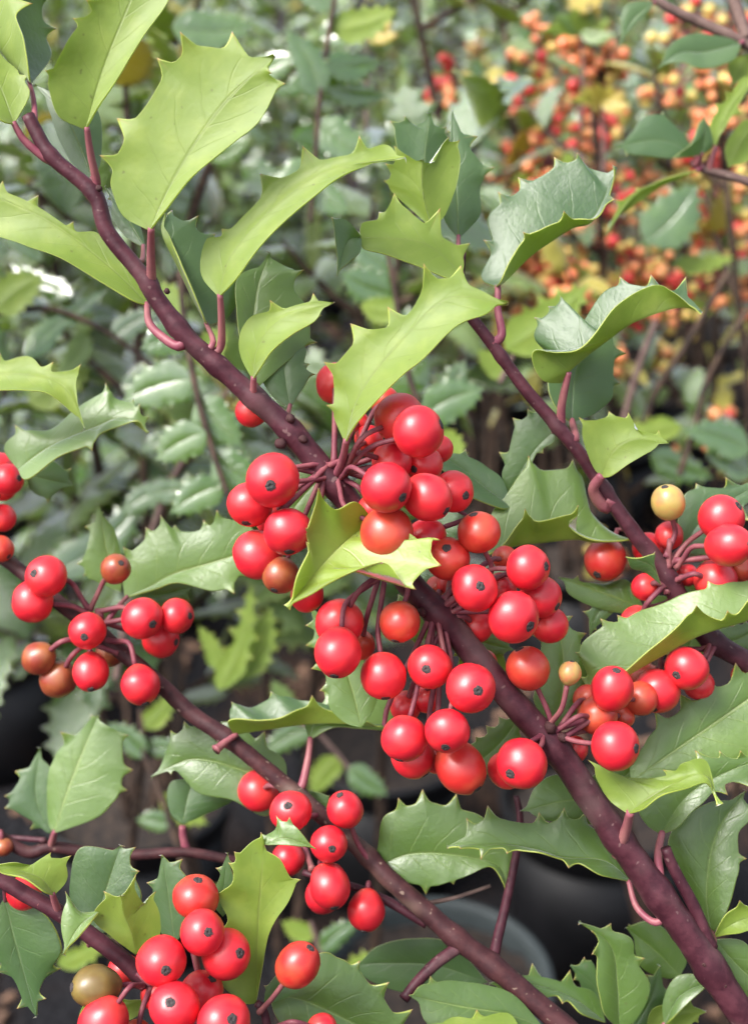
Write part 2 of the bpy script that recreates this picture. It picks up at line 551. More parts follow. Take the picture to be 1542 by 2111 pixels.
class Branch:
    def __init__(self, name, label, depth, spec, radii, mat_=STEM, depth_end=None, cat='holly branch', group=None, knots=(), wob=0.06):
        pts = parse(spec)
        de = depth if depth_end is None else depth_end
        n = len(pts)
        self.d = lambda f: depth + (de - depth) * f
        self.px = [(x, y) for x, y, _ in pts]
        P3 = [unproj(x, y, self.d(i / (n - 1))) for i, (x, y, _) in enumerate(pts)]
        self.P3 = P3
        self.t = thing(name, P3[-1], label, cat, group)
        self.main = self.stem(P3, [r * PXM(self.d(i / (n - 1))) for i, r in enumerate(self.fit(radii, n))], mat_, 'stem', knots, wob)
        self.depth = depth
        self.stems = [(self.px, [self.d(i / (n - 1)) for i in range(n)])]
        self.nodes = {}
        self.k = 0
    @staticmethod
    def fit(r, n):
        out = []
        for i in range(n):
            f = i / (n - 1) * (len(r) - 1)
            j = min(int(f), len(r) - 2) if len(r) > 1 else 0
            out.append(r[j] + (r[j + 1] - r[j]) * (f - j) if len(r) > 1 else r[0])
        return out
    def stem(self, P3, rad, mat_, name, knots=(), wob=0.06):
        P = Path(P3, 10)
        n = max(8, int(P.len / 0.0011))
        q, rr = [], []
        for i in range(n + 1):
            f = i / n
            q.append(P.at(f))
            # radius by parameter
            L = f * P.len
            j = 0
            while j < len(P.s) - 2 and P.s[j + 1] < L:
                j += 1
            par = P.par[j]
            k = min(int(par), len(rad) - 2)
            r = rad[k] + (rad[k + 1] - rad[k]) * (par - k)
            if knots:
                x_, y_, d_ = pix(q[-1])
                rp = r / PXM(d_)
                for kx, ky in knots:
                    r *= 1 + 0.17 * math.exp(-(((x_ - kx) ** 2 + (y_ - ky) ** 2) / (0.8 * rp * rp)))
            rr.append(r)
        V, F = frame_tube(q, rr, 14, True, wob, len(q) * 0.37)
        return part(name, link(name, V, F, [mat_]), self.t)
    def side(self, spec, r0, r1, d0, d1, mat_=STEM, name='twig'):
        pts = parse(spec)
        n = len(pts)
        ds = [d0 + (d1 - d0) * i / max(1, n - 1) for i in range(n)]
        P3 = [unproj(x, y, d) for (x, y, _), d in zip(pts, ds)]
        self.stems.append(([(x, y) for x, y, _ in pts], ds))
        rad = [(r0 + (r1 - r0) * i / max(1, n - 1)) * PXM(d) for i, d in enumerate(ds)]
        return self.stem(P3, rad, mat_, name)
    def near(self, x, y):
        best = None
        for px, ds in self.stems:
            for i in range(len(px) - 1):
                for k in range(9):
                    t = k / 8
                    qx, qy = px[i][0] + (px[i + 1][0] - px[i][0]) * t, px[i][1] + (px[i + 1][1] - px[i][1]) * t
                    dd = (qx - x) ** 2 + (qy - y) ** 2
                    if best is None or dd < best[0]:
                        best = (dd, qx, qy, ds[i] + (ds[i + 1] - ds[i]) * t)
        return best
    def leaf(self, side, z, tipz, az, bz, mid, a, b, pet=None, mats=None, bulge=0.10, petr=7.0, tooth=1.0, name='leaf', label=None, midz=0.0, petz=0.0, petin=0.7):
        """z: mm in front of (+) or behind (-) the stem; tipz/az/bz: how far tip and margins come forward"""
        m_ = parse(mid)
        n0 = self.near(*m_[0][:2])
        d0 = n0[3] - z / 1000
        nm = len(m_)
        P = [unproj(x, y, d0 - (tipz * i / (nm - 1) + midz * math.sin(math.pi * i / (nm - 1))) / 1000) for i, (x, y, _) in enumerate(m_)]
        def marg(s, mz):
            q = parse(s)
            n = len(q)
            out = []
            for i, (x, y, t) in enumerate(q):
                f = (i + 1) / (n + 1)
                prof = math.sin(math.pi * min(1, f * 1.15 + 0.05)) ** 0.6 if f < 0.85 else math.sin(math.pi * min(0.97, f)) ** 0.6
                out.append((unproj(x, y, d0 - (tipz * f + midz * math.sin(math.pi * f) + mz * prof) / 1000), t))
            return out
        if mats is None:
            mats = (UP, UN)
        me = build_leaf(side, P, marg(a, az), marg(b, bz), bulge, mats=mats, tooth=tooth)
        o = part(name, me, self.t)
        if label:
            o['label'] = label
        # stalk
        if pet != '':
            if pet:
                pp = parse(pet)
                np_ = len(pp)
                if np_ == 0:
                    return o
                nl = self.near(*pp[-1][:2])
                pts = [P[0] + (P[0] - P[1]).normalized() * -petin / 1000]
                for i, (x, y, _) in enumerate(pp):
                    f = (i + 1) / np_
                    pts.append(unproj(x, y, d0 + (nl[3] - petz / 1000 - d0) * f))
                if petz == 0:
                    pts.append(unproj(nl[1], nl[2], nl[3]))
            else:
                nl = n0
                e = unproj(nl[1], nl[2], nl[3])
                s_ = P[0] + (P[1] - P[0]).normalized() * 0.0008
                mdl = s_.lerp(e, 0.5) + (P[0] - P[1]).normalized() * 0.15 * (e - s_).length
                pts = [s_, mdl, e]
            r = petr * PXM(d0)
            tube_part('leaf_stalk', pts, r * 0.62, r * 1.0, PET, o, 8, 0.06, self.k, flare=0.3)
        self.k += 1
        return o
    def qleaf(self, side, bx, by, tx, ty, w, z=0, tipz=0, mats=None, az=0, bz=0, bend=0.0, tooth=0.9, pet=''):
        dx, dy = tx - bx, ty - by
        L = math.hypot(dx, dy)
        nx, ny = -dy / L, dx / L
        def pt(f, o):
            o += bend * L * math.sin(math.pi * f)
            return '%.1f,%.1f' % (bx + dx * f + nx * o, by + dy * f + ny * o)
        mid = ' '.join(pt(f, 0) for f in (0, 0.3, 0.6, 1))
        mar = lambda s_: ' '.join(pt(f, s_ * w * k) + t for f, k, t in ((0.08, 0.5, ''), (0.22, 0.88, ''), (0.38, 1.05, '*'), (0.56, 1.05, '*'), (0.74, 0.85, '*'), (0.88, 0.5, '*')))
        return self.leaf(side, z, tipz, az, bz, mid, mar(1), mar(-1), pet=pet, mats=mats, tooth=tooth)
    def berry(self, x, y, r, c='r', node=None, z=0, spot=None, form=0, stalk=True):
        """z mm in front of the stem; spot: pixel of the dark tip; node: pixel where its stalk starts"""
        nx, ny = node if node else self.near(x, y)[1:3]
        nx, ny = nx + 16 * math.sin(x * 1.7 + self.k), ny + 18 * math.sin(y * 2.3 + self.k * 2)
        nl = self.near(nx, ny)
        d = nl[3] - z / 1000
        p = unproj(x, y, d)
        rm = r * PXM(d)
        npos = unproj(nl[1] + 0.55 * (nx - nl[1]), nl[2] + 0.55 * (ny - nl[2]), nl[3] - 0.0012)
        vdir = (p - Vector((0, 0, CAM_Z))).normalized()
        rx, uy = CM.to_3x3() @ Vector((1, 0, 0)), CM.to_3x3() @ Vector((0, 1, 0))
        if spot:
            sx, sy = (spot[0] - x) / r, -(spot[1] - y) / r
            l2 = min(sx * sx + sy * sy, 0.97)
            ax = rx * sx + uy * sy - vdir * math.sqrt(1 - l2)
        else:
            ax = (p - npos)
            ax = ax.normalized() + Vector((0, 0, -0.35)) + vdir * 0.75
        ax.normalize()
        q = ax.to_track_quat('Z', 'Y') @ Matrix.Rotation(self.k * 1.9, 3, 'Z').to_quaternion()
        h1, h2, h3 = (math.sin(self.k * v_ + x) for v_ in (3.1, 5.7, 1.3))
        mw = Matrix.LocRotScale(p, q, Vector((rm * (1 + 0.03 * h1), rm * (1 + 0.03 * h2), rm * (1 + 0.05 * h3))))
        o = part('berry', BERRY[c][form], self.t, mw)
        part('berry_tip', TIPMESH[form][self.k % 3], o, mw)
        if stalk:
            s_ = p - ax * rm * BASEZ[form] * 0.93
            dist = (npos - s_).length
            m1 = s_ - ax * min(dist * 0.45, 0.006)
            tube_part('berry_stalk', [s_, m1, npos.lerp(m1, 0.35), npos], 5.5 * PXM(d), 6.0 * PXM(d), PED, o, 7, 0.08, self.k, 4, 0.4)
        self.k += 1
        return o

# ------------------------------------------------------------------ berry meshes (unit radius; tip at +Z, stalk at -Z)
def berry_profile(form):
    out = []
    N = 16
    for i in range(N + 1):
        a = math.pi * i / N
        z, r = -math.cos(a), math.sin(a)
        if form == 0:
            z *= 0.97
            z -= 0.07 * math.exp(-(r / 0.18) ** 2) * (1 if z > 0 else -0.9)
        elif form == 1:    # egg, tapering to the stalk
            z *= 1.14
            r *= 1 - 0.13 * smooth01(-z)
            z -= 0.05 * math.exp(-(r / 0.18) ** 2) * (1 if z > 0 else 0)
        else:              # longer, oblong
            z *= 1.08
            r *= 0.96
            z -= 0.06 * math.exp(-(r / 0.2) ** 2) * (1 if z > 0 else -0.5)
        out.append((r, z))
    return out

def lathe(prof, n, fn=None):
    V, F = [], []
    for i, (r, z) in enumerate(prof):
        if r < 1e-4 and i in (0, len(prof) - 1):
            V.append(Vector((0, 0, z)))
        else:
            for k in range(n):
                a = 2 * math.pi * k / n
                v = Vector((r * math.cos(a), r * math.sin(a), z))
                V.append(fn(v, a) if fn else v)
    first, last = 0, len(V) - 1
    o = 1
    rings = len(prof) - 2
    for k in range(n):
        F.append((0, 1 + (k + 1) % n, 1 + k))
    for i in range(rings - 1):
        for k in range(n):
            a, b = 1 + i * n + k, 1 + i * n + (k + 1) % n
            F.append((a, b, b + n, a + n))
    b0 = 1 + (rings - 1) * n
    for k in range(n):
        F.append((b0 + k, b0 + (k + 1) % n, last))
    return V, F

def lump(form):
    def fn(v, a):
        return v * (1 + 0.045 * noise.noise(v * 1.2 + Vector((form * 7, 3, 1))) + 0.015 * noise.noise(v * 3 + Vector((2, form, 5))))
    return fn
BERRY = {}
BASEZ = [0.91, 1.14, 1.04]
for key, bm_ in BM.items():
    BERRY[key] = []
    for form in range(3):
        V, F = lathe(berry_profile(form), 24, lump(form))
        BERRY[key].append(link('berry', V, F, [bm_]))
TIPMESH = []
for form in range(3):
    vs_ = []
    for var in range(3):
        rnd = random.Random(form * 5 + var)
        top = [0.90, 1.09, 1.02][form]
        n = 20
        V, F = [Vector((0, 0, top + 0.035))], []
        for ring, (rr, zz) in enumerate(((0.09, 0.075), (0.19, 0.05), (0.225, -0.03))):
            for k in range(n):
                a = 2 * math.pi * k / n
                lobes = 1 + 0.06 * math.cos(5 * a + var) * (ring > 0) + rnd.uniform(-0.13, 0.13)
                V.append(Vector((rr * lobes * math.cos(a), rr * lobes * math.sin(a), top + zz + rnd.uniform(-0.012, 0.012))))
        for k in range(n):
            F.append((0, 1 + k, 1 + (k + 1) % n))
        for r_ in range(2):
            for k in range(n):
                a, b = 1 + r_ * n + k, 1 + r_ * n + (k + 1) % n
                F.append((a, a + n, b + n, b))
        vs_.append(link('berry_tip', V, F, [TIPM], None, False))
    TIPMESH.append(vs_)

# ------------------------------------------------------------------ ground
def gmat():
    m, nt, ns, lk, bs = mat('ground_bark_mulch')
    n1 = noise_n(nt, 3, 3)
    tc = node(nt, 'ShaderNodeTexCoord')
    vo = node(nt, 'ShaderNodeTexVoronoi')
    vo.inputs['Scale'].default_value = 55
    lk.new(tc.outputs['Object'], vo.inputs['Vector'])
    c = mix_n(nt, vo.outputs['Color'], (0.015, 0.012, 0.011), (0.09, 0.05, 0.032))
    c = mix_n(nt, step(nt, n1, 0.45, 0.75), (0.012, 0.012, 0.014), c)
    lk.new(c, bs.inputs['Base Color'])
    bs.inputs['Roughness'].default_value = 0.95
    bs.inputs['Specular IOR Level'].default_value = 0.1
    bp = node(nt, 'ShaderNodeBump')
    bp.inputs['Distance'].default_value = 0.01
    lk.new(vo.outputs['Distance'], bp.inputs['Height'])
    lk.new(bp.outputs[0], bs.inputs['Normal'])
    return m
V, F = [], []
S = 200
for y in (-S, -4, 8, S):
    for x in (-S, -6, 6, S):
        V.append((x, y, 0))
for j in range(3):
    for i in range(3):
        a = j * 4 + i
        F.append((a, a + 1, a + 5, a + 4))
g = bpy.data.objects.new('ground', link('ground', V, F, [gmat()], None, False))
col.objects.link(g)
g['kind'] = 'structure'
g['label'] = 'dark nursery ground with brown bark chips between the pots'

# scattered bark chips
rnd = random.Random(4)
m, nt, ns, lk, bs = mat('bark_chip')
oi = noise_n(nt, 40, 2)
lk.new(mix_n(nt, step(nt, oi, 0.3, 0.7), (0.04, 0.022, 0.016), (0.26, 0.15, 0.095)), bs.inputs['Base Color'])
bs.inputs['Roughness'].default_value = 0.85
CHIP = m
V, F = [], []
for k in range(7000):
    y = rnd.uniform(0.9, 5.5)
    x = rnd.uniform(-0.42, 0.42) * y
    if noise.noise(Vector((x * 2.2, y * 2.2, 3))) < 0.05:
        continue
    a = rnd.uniform(0, 6.3)
    l, w, h = rnd.uniform(0.008, 0.022), rnd.uniform(0.004, 0.010), rnd.uniform(0.002, 0.006)
    M = Matrix.Translation((x, y, h + rnd.uniform(0, 0.006))) @ Matrix.Rotation(a, 4, 'Z') @ Matrix.Rotation(rnd.uniform(-0.4, 0.4), 4, 'X')
    o = len(V)
    for sz in (-1, 1):
        for sx, sy in ((-1, -1), (1, -0.8), (0.8, 1), (-0.9, 0.9)):
            V.append(M @ Vector((sx * l, sy * w, sz * h)))
    F += [(o, o + 3, o + 2, o + 1), (o + 4, o + 5, o + 6, o + 7)] + [(o + i, o + (i + 1) % 4, o + 4 + (i + 1) % 4, o + 4 + i) for i in range(4)]
ch = bpy.data.objects.new('bark_chips', link('bark_chips', V, F, [CHIP], None, False))
col.objects.link(ch)
ch['kind'] = 'stuff'
ch['label'] = 'loose brown bark chips scattered over the nursery ground'
ch['category'] = 'bark chips'

# ------------------------------------------------------------------ pots
def pot_mat(name, c1, c2, rough):
    m, nt, ns, lk, bs = mat(name)
    n1 = noise_n(nt, 9, 4, 0.6)
    lk.new(mix_n(nt, step(nt, n1, 0.3, 0.75), c1, c2), bs.inputs['Base Color'])
    bs.inputs['Roughness'].default_value = rough
    bs.inputs['Specular IOR Level'].default_value = 0.3
    return m
POTB = pot_mat('pot_black_plastic', (0.004, 0.004, 0.005), (0.010, 0.010, 0.012), 0.5)
POTG = pot_mat('pot_grey_green_plastic', (0.035, 0.044, 0.046), (0.065, 0.078, 0.08), 0.5)
m, nt, ns, lk, bs = mat('potting_mix')
lk.new(mix_n(nt, step(nt, noise_n(nt, 70, 3, 0.7), 0.35, 0.7), (0.008, 0.006, 0.006), (0.045, 0.030, 0.022)), bs.inputs['Base Color'])
bs.inputs['Roughness'].default_value = 0.95
SOIL = m

def ring_lathe(prof, n=48):
    V, F = [], []
    for r, z in prof:
        for k in range(n):
            a = 2 * math.pi * k / n
            V.append(Vector((r * math.cos(a), r * math.sin(a), z)))
    for i in range(len(prof) - 1):
        for k in range(n):
            a, b = i * n + k, i * n + (k + 1) % n
            F.append((a, b, b + n, a + n))
    return V, F

def pot_meshes(m_):
    r, h = 0.135, 0.25
    V, F = ring_lathe([(0.03, 0.002), (r * 0.80, 0.002), (r * 0.82, 0.02), (r * 0.83, 0.022), (r * 0.96, h * 0.84), (r * 0.955, h * 0.84), (r * 0.93, h * 0.84), (r * 0.80, 0.03), (0.03, 0.03)])
    body = link('pot_body', V, F, [m_])
    V, F = ring_lathe([(r * 0.962, h * 0.835), (r * 1.0, h * 0.845), (r * 1.015, h * 0.97), (r * 1.045, h * 0.985), (r * 1.045, h), (r * 1.0, h + 0.004), (r * 0.965, h), (r * 0.955, h * 0.95), (r * 0.94, h * 0.82)])
    rim = link('pot_rim', V, F, [m_])
    V, F = [], []
    n, rings = 30, 9
    V.append(Vector((0, 0, h * 0.90)))
    for i in range(1, rings + 1):
        for k in range(n):
            a = 2 * math.pi * k / n
            rr = r * 0.945 * i / rings
            p = Vector((rr * math.cos(a), rr * math.sin(a), h * 0.88))
            p.z += 0.008 * noise.noise(p * 60) + 0.006 * noise.noise(p * 160)
            V.append(p)
    for k in range(n):
        F.append((0, 1 + k, 1 + (k + 1) % n))
    for i in range(rings - 1):
        for k in range(n):
            a, b = 1 + i * n + k, 1 + i * n + (k + 1) % n
            F.append((a, a + n, b + n, b))
    soil = link('potting_mix', V, F, [SOIL])
    return body, rim, soil
PM = {'b': pot_meshes(POTB), 'g': pot_meshes(POTG)}

def pot(x, y, c, label, s=1.0, group=None):
    t = thing('plant_pot', (x, y, 0), label, 'plant pot', group)
    mw = Matrix.Translation((x, y, 0)) @ Matrix.Rotation(x * 7, 4, 'Z') @ Matrix.Scale(s, 4)
    for nm, me in zip(('pot_body', 'pot_rim', 'potting_mix'), PM[c]):
        part(nm, me, t, mw)
    return t
# ------------------------------------------------------------------ the shrubs in pots behind
def generic_leaf(seed, mats):
    """a holly leaf of unit length along +Y from the origin, upper face +Z"""
    rnd = random.Random(seed)
    wd = rnd.uniform(0.22, 0.29)
    arch = rnd.uniform(0.05, 0.22)
    cup = rnd.uniform(-0.10, 0.16)
    n = 7
    us = [0]
    teeth = [0.30, 0.47, 0.63, 0.78, 0.90]
    samp = [(0, 0), (0.10, 0.55), (0.2, 0.86)]
    for k, t in enumerate(teeth):
        w = math.sin(math.pi * min(1, t ** 0.85)) ** 0.75
        samp += [(t - 0.045, w * 0.93 + 0.02), (t + 0.015, w + 0.26), (t + 0.03, w * 0.90)]
    samp += [(0.95, 0.16), (1.0, 0.0)]
    V, F, MI, UVs = [], [], [], []
    cols = [-1, -0.55, 0, 0.55, 1]
    tw = rnd.uniform(-0.5, 0.5)
    for u, w in samp:
        for c in cols:
            x = c * w * wd
            y = u
            z = arch * (1 - (2 * u - 0.7) ** 2) * 0.8 + cup * (abs(c) ** 1.5) * w + rnd.uniform(-0.008, 0.008)
            a = tw * u * 0.6
            V.append(Vector((x * math.cos(a) - z * math.sin(a), y, x * math.sin(a) + z * math.cos(a))))
            UVs.append((u, abs(c)))
    NC = 5
    nv = len(V)
    nr = len(samp)
    V += [v - Vector((0, 0, 0.008)) for v in V]
    UVs += UVs
    for i in range(nr - 1):
        for j in range(NC - 1):
            a = i * NC + j
            F.append((a, a + 1, a + NC + 1, a + NC)); MI.append(0)
            F.append((nv + a, nv + a + NC, nv + a + NC + 1, nv + a + 1)); MI.append(1)
        for j in (0, NC - 1):
            a = i * NC + j
            F.append((a, a + NC, nv + a + NC, nv + a) if j == 0 else (a + NC, a, nv + a, nv + a + NC)); MI.append(1)
    me = link('leaf', V, F, mats, MI)
    uvl = me.uv_layers.new(name='UVMap')
    li = [0] * len(me.loops)
    me.loops.foreach_get('vertex_index', li)
    flat = []
    for k in li:
        flat += UVs[k]
    uvl.data.foreach_set('uv', flat)
    return me, [v.copy() for v in V], F, MI, UVs
GL = [generic_leaf(k, (BUP, BUN)) for k in range(7)]
GN = [generic_leaf(20 + k, (BNW, BNW)) for k in range(3)]
GY = [generic_leaf(40 + k, (UPY, UN)) for k in range(3)]
bgb = {
    'o': berry_material('shrub_berry_orange', (0.66, 0.17, 0.07), (0.70, 0.34, 0.12), (0.65, 0.42, 0.14)),
    'y': berry_material('shrub_berry_yellow', (0.62, 0.40, 0.10), (0.55, 0.48, 0.12), (0.45, 0.48, 0.12)),
    'r': berry_material('shrub_berry_red', (0.50, 0.015, 0.02), (0.60, 0.05, 0.03), (0.6, 0.2, 0.06)),
}
BB = {}
for k, m_ in bgb.items():
    V, F = lathe([berry_profile(0)[i] for i in range(0, 17, 2)], 12)
    BB[k] = link('berry', V, F, [m_])

def leaf_matrix(p, d, up, s):
    y = d.normalized()
    x = y.cross(up)
    if x.length < 1e-4:
        x = y.cross(Vector((1, 0, 0)))
    x.normalize()
    z = x.cross(y)
    M = Matrix((x, y, z)).transposed().to_4x4()
    return Matrix.Translation(p) @ M @ Matrix.Scale(s, 4)

PROJ = CM.inverted()
def pix(p):
    q = PROJ @ p
    d = -q.z
    if d < 0.05:
        return None
    return (W_ / 2 + q.x / d * FPX, H_ / 2 - q.y / d * FPX, d)

def shrub(seed, x, y, h, label, nstem=4, leaf_len=0.055, spread=0.16, low=0.35, berries=None, nb=0, new=0.05, young=0.0, singles=200, dens=1.0, group='holly shrubs standing in pots', lean=(0, 0)):
    rnd = random.Random(seed)
    t = thing('holly_shrub', (x, y, 0.2), label, 'shrub', group)
    base = Vector((x, y, 0.215))
    leaves, twigs, bpts = [], [], []
    trunks = []
    for s in range(nstem):
        a = 2 * math.pi * (s + rnd.random()) / nstem
        top = base + Vector((math.cos(a) * spread * rnd.uniform(0.5, 1.1), math.sin(a) * spread * rnd.uniform(0.5, 1.1), (h - 0.215) * rnd.uniform(0.82, 1.0))) + Vector((lean[0], lean[1], 0))
        b0 = base + Vector((math.cos(a) * 0.02, math.sin(a) * 0.02, -0.01))
        m1 = b0.lerp(top, 0.35) + Vector((rnd.uniform(-.03, .03), rnd.uniform(-.03, .03), 0))
        m2 = b0.lerp(top, 0.7) + Vector((rnd.uniform(-.03, .03), rnd.uniform(-.03, .03), 0))
        P = Path([b0, m1, m2, top], 8)
        q = [P.at(i / 14) for i in range(15)]
        r0 = rnd.uniform(0.005, 0.0085)
        V, F = frame_tube(q, [r0 * (1 - 0.72 * i / 14) for i in range(15)], 8, True, 0.1, seed + s)
        part('stem', link('stem', V, F, [TRUNK]), t)
        trunks.append((P, r0))
        L = P.len
        k = low
        while k < 1.0:
            c = P.at(k)
            a2 = rnd.uniform(0, 6.28)
            ln = rnd.uniform(0.06, 0.17) * (1.15 - 0.6 * k)
            dr = Vector((math.cos(a2), math.sin(a2), rnd.uniform(0.35, 1.0))).normalized()
            twigs.append((c, dr, ln))
            k += rnd.uniform(0.025, 0.06) / dens
        twigs.append((P.at(0.97), (P.at(1) - P.at(0.9)).normalized(), 0.05))
    tv, tf = [], []
    for c, dr, ln in twigs:
        e = c + dr * ln + Vector((0, 0, ln * 0.12))
        mdl = c.lerp(e, 0.5) - Vector((0, 0, ln * 0.06))
        P = Path([c, mdl, e], 4)
        q = [P.at(i / 4) for i in range(5)]
        V, F = frame_tube(q, [0.0026, 0.0023, 0.002, 0.0016, 0.001], 5, True)
        o = len(tv)
        tv += V
        tf += [tuple(i + o for i in f) for f in F]
        nl = max(2, int(ln / 0.0125 * dens))
        new_tip = rnd.random() < new
        for i in range(nl):
            f = 0.2 + 0.8 * (i + rnd.random() * 0.5) / nl
            p = P.at(min(f, 1))
            a3 = i * 2.4 + rnd.uniform(-.5, .5)
            xx = dr.cross(Vector((0, 0, 1)))
            if xx.length < 0.05:
                xx = Vector((1, 0, 0))
            xx.normalize()
            yy = dr.cross(xx)
            d = (xx * math.cos(a3) + yy * math.sin(a3)) + dr * rnd.uniform(0.3, 1.0) + Vector((0, 0, rnd.uniform(-0.2, 0.25)))
            up = Vector((rnd.uniform(-.5, .5), rnd.uniform(-.6, .4), 1.0))
            kind = 'n' if new_tip and f > 0.55 else ('y' if rnd.random() < young else 'l')
            leaves.append((p, d.normalized(), up, leaf_len * rnd.uniform(0.65, 1.15) * (0.8 if kind == 'n' else 1), kind))
        if berries and rnd.random() < 0.9:
            bpts += [(P.at(rnd.uniform(0.1, 0.95)), dr) for _ in range(rnd.randint(4, 12))]
    part('twigs', link('twigs', tv, tf, [TRUNK]), t)['kind'] = 'stuff'
    # the leaves that show largest become single parts
    seen = []
    for lf in leaves:
        q = pix(lf[0])
        if q is None or q[2] < 0.42:
            continue
        vis = -150 < q[0] < W_ + 150 and -150 < q[1] < H_ + 150
        seen.append((0 if vis else 1, q[2], lf))
    seen.sort(key=lambda e: (e[0], e[1]))
    rest = []
    for i, (nv, d, lf) in enumerate(seen):
        p, dr, up, s, kind = lf
        lib = GN if kind == 'n' else (GY if kind == 'y' else GL)
        g_ = lib[rnd.randrange(len(lib))]
        M = leaf_matrix(p, dr, up, s)
        if i < singles and nv == 0:
            part('leaf', g_[0], t, M)
        else:
            rest.append((g_, M, kind))
    if rest:
        V, F, MI, UV = [], [], [], []
        mats = [BUP, BUN, BNW, UPY, UN]
        for g_, M, kind in rest:
            o = len(V)
            V += [M @ v for v in g_[1]]
            UV += g_[4]
            F += [tuple(i + o for i in f) for f in g_[2]]
            mp = {'l': (0, 1), 'n': (2, 2), 'y': (3, 4)}[kind]
            MI += [mp[i] for i in g_[3]]
        me = link('foliage', V, F, mats, MI)
        uvl = me.uv_layers.new(name='UVMap')
        li = [0] * len(me.loops)
        me.loops.foreach_get('vertex_index', li)
        flat = []
        for k in li:
            flat += UV[k]
        uvl.data.foreach_set('uv', flat)
        part('foliage', me, t)['kind'] = 'stuff'
    if berries:
        cl = []
        for p, dr in bpts:
            q = pix(p)
            if q is None or q[2] < 0.42 or not (-60 < q[0] < W_ + 60 and -60 < q[1] < H_ + 60):
                continue
            cl.append((q[2] + rnd.uniform(0, 0.12), p))
        cl.sort(key=lambda e: e[0])
        sv, sf = [], []
        n_b = 0
        for _, p in cl[::3]:
            if n_b >= nb:
                break
            tone = rnd.choice(berries)
            for _ in range(rnd.randint(4, 8)):
                dd = Vector((rnd.uniform(-1, 1), rnd.uniform(-1, 1), rnd.uniform(-0.6, 0.9))).normalized()
                r = rnd.uniform(0.0036, 0.0050)
                c = p + dd * rnd.uniform(0.008, 0.017)
                k_ = tone if rnd.random() < 0.7 else rnd.choice(berries)
                part('berry', BB[k_], t, Matrix.LocRotScale(c, dd.to_track_quat('Z', 'Y'), Vector((r, r, r))))
                V, F = frame_tube([p, p.lerp(c, 0.5), c], [0.0008, 0.0007, 0.0007], 4, False)
                o = len(sv)
                sv += V
                sf += [tuple(i + o for i in f) for f in F]
                n_b += 1
        if sv:
            part('berry_stalks', link('berry_stalks', sv, sf, [PED]), t)['kind'] = 'stuff'
    return t


def on_plane(px, py, z):
    """ground position seen at a pixel, on the level of a pot's rim"""
    o = Vector((0, 0, CAM_Z))
    d = unproj(px, py, 1.0) - o
    k = (z - CAM_Z) / d.z
    return o + d * k

# pots whose rims show: pixel of the rim's centre, colour, what grows in it
POTS = [
    (895, 2010, 'g', None, 'grey-green plastic pot with a pale ribbed rim behind a forked twig'),
    (790, 1530, 'b', None, 'black pot with a dull grey rim under the hanging red berries'),
    (1230, 1650, 'b', None, 'deep black pot showing its tall side wall behind the thick stem'),
    (-40, 1320, 'b', ('d', 1.0, 0.5), 'black pot standing beyond the brownish unripe berries'),
    (500, 1075, 'b', ('d', 1.3, 0.5), 'black pot with its rim showing beyond the curled leaf and hanging berries'),
    (250, 1090, 'b', ('d', 1.32, 0.5), 'black pot behind the pale leaf with a row of spines'),
    (1440, 885, 'b', ('o', 1.36, 0.5), 'black pot full of bark mulch below the orange berries'),
    (1500, 1085, 'b', ('o', 1.3, 0.55), 'black pot beside the pair of glossy red berries'),
    (1180, 1150, 'b', ('d', 1.25, 0.55), 'black pot hidden behind the slender branch'),
    (280, 1640, 'b', ('d', 0.95, 0.5), 'black pot under the dull leaves behind the thin twig'),
    (1010, 1060, 'b', ('d', 1.34, 0.5), 'black pot far behind the central bunch of berries'),
]
GROW = [None, 'dark holly shrub rising from the dull-rimmed pot under the hanging berries',
        'dark holly shrub in the deep black pot behind the thick stem',
        'bare-stemmed holly shrub in the pot beyond the brownish unripe berries',
        'dark holly shrub beyond the cupped leaf and the hanging berries',
        'dark holly shrub behind the pale leaf with a row of spines',
        'orange-berried holly shrub in the pot full of bark mulch',
        'orange-berried holly shrub beside the pair of glossy red berries',
        'dark holly shrub standing behind the slender branch',
        'thin-stemmed holly shrub behind the thin purple twig',
        'dark holly shrub far behind the central bunch of berries']
for k, (px, py, c, grow, label) in enumerate(POTS):
    p = on_plane(px, py, 0.25)
    pot(p.x, p.y, c, label)
    if grow:
        kind, h, low = grow
        if kind == 'd':
            shrub(100 + k, p.x, p.y, h, GROW[k], leaf_len=0.058, low=low, new=0.05, young=0.25, singles=110, group=None)
        else:
            shrub(100 + k, p.x, p.y, h, GROW[k], leaf_len=0.044, low=low, berries='oooyyr', nb=260, new=0.3, young=0.45, singles=110, group=None)
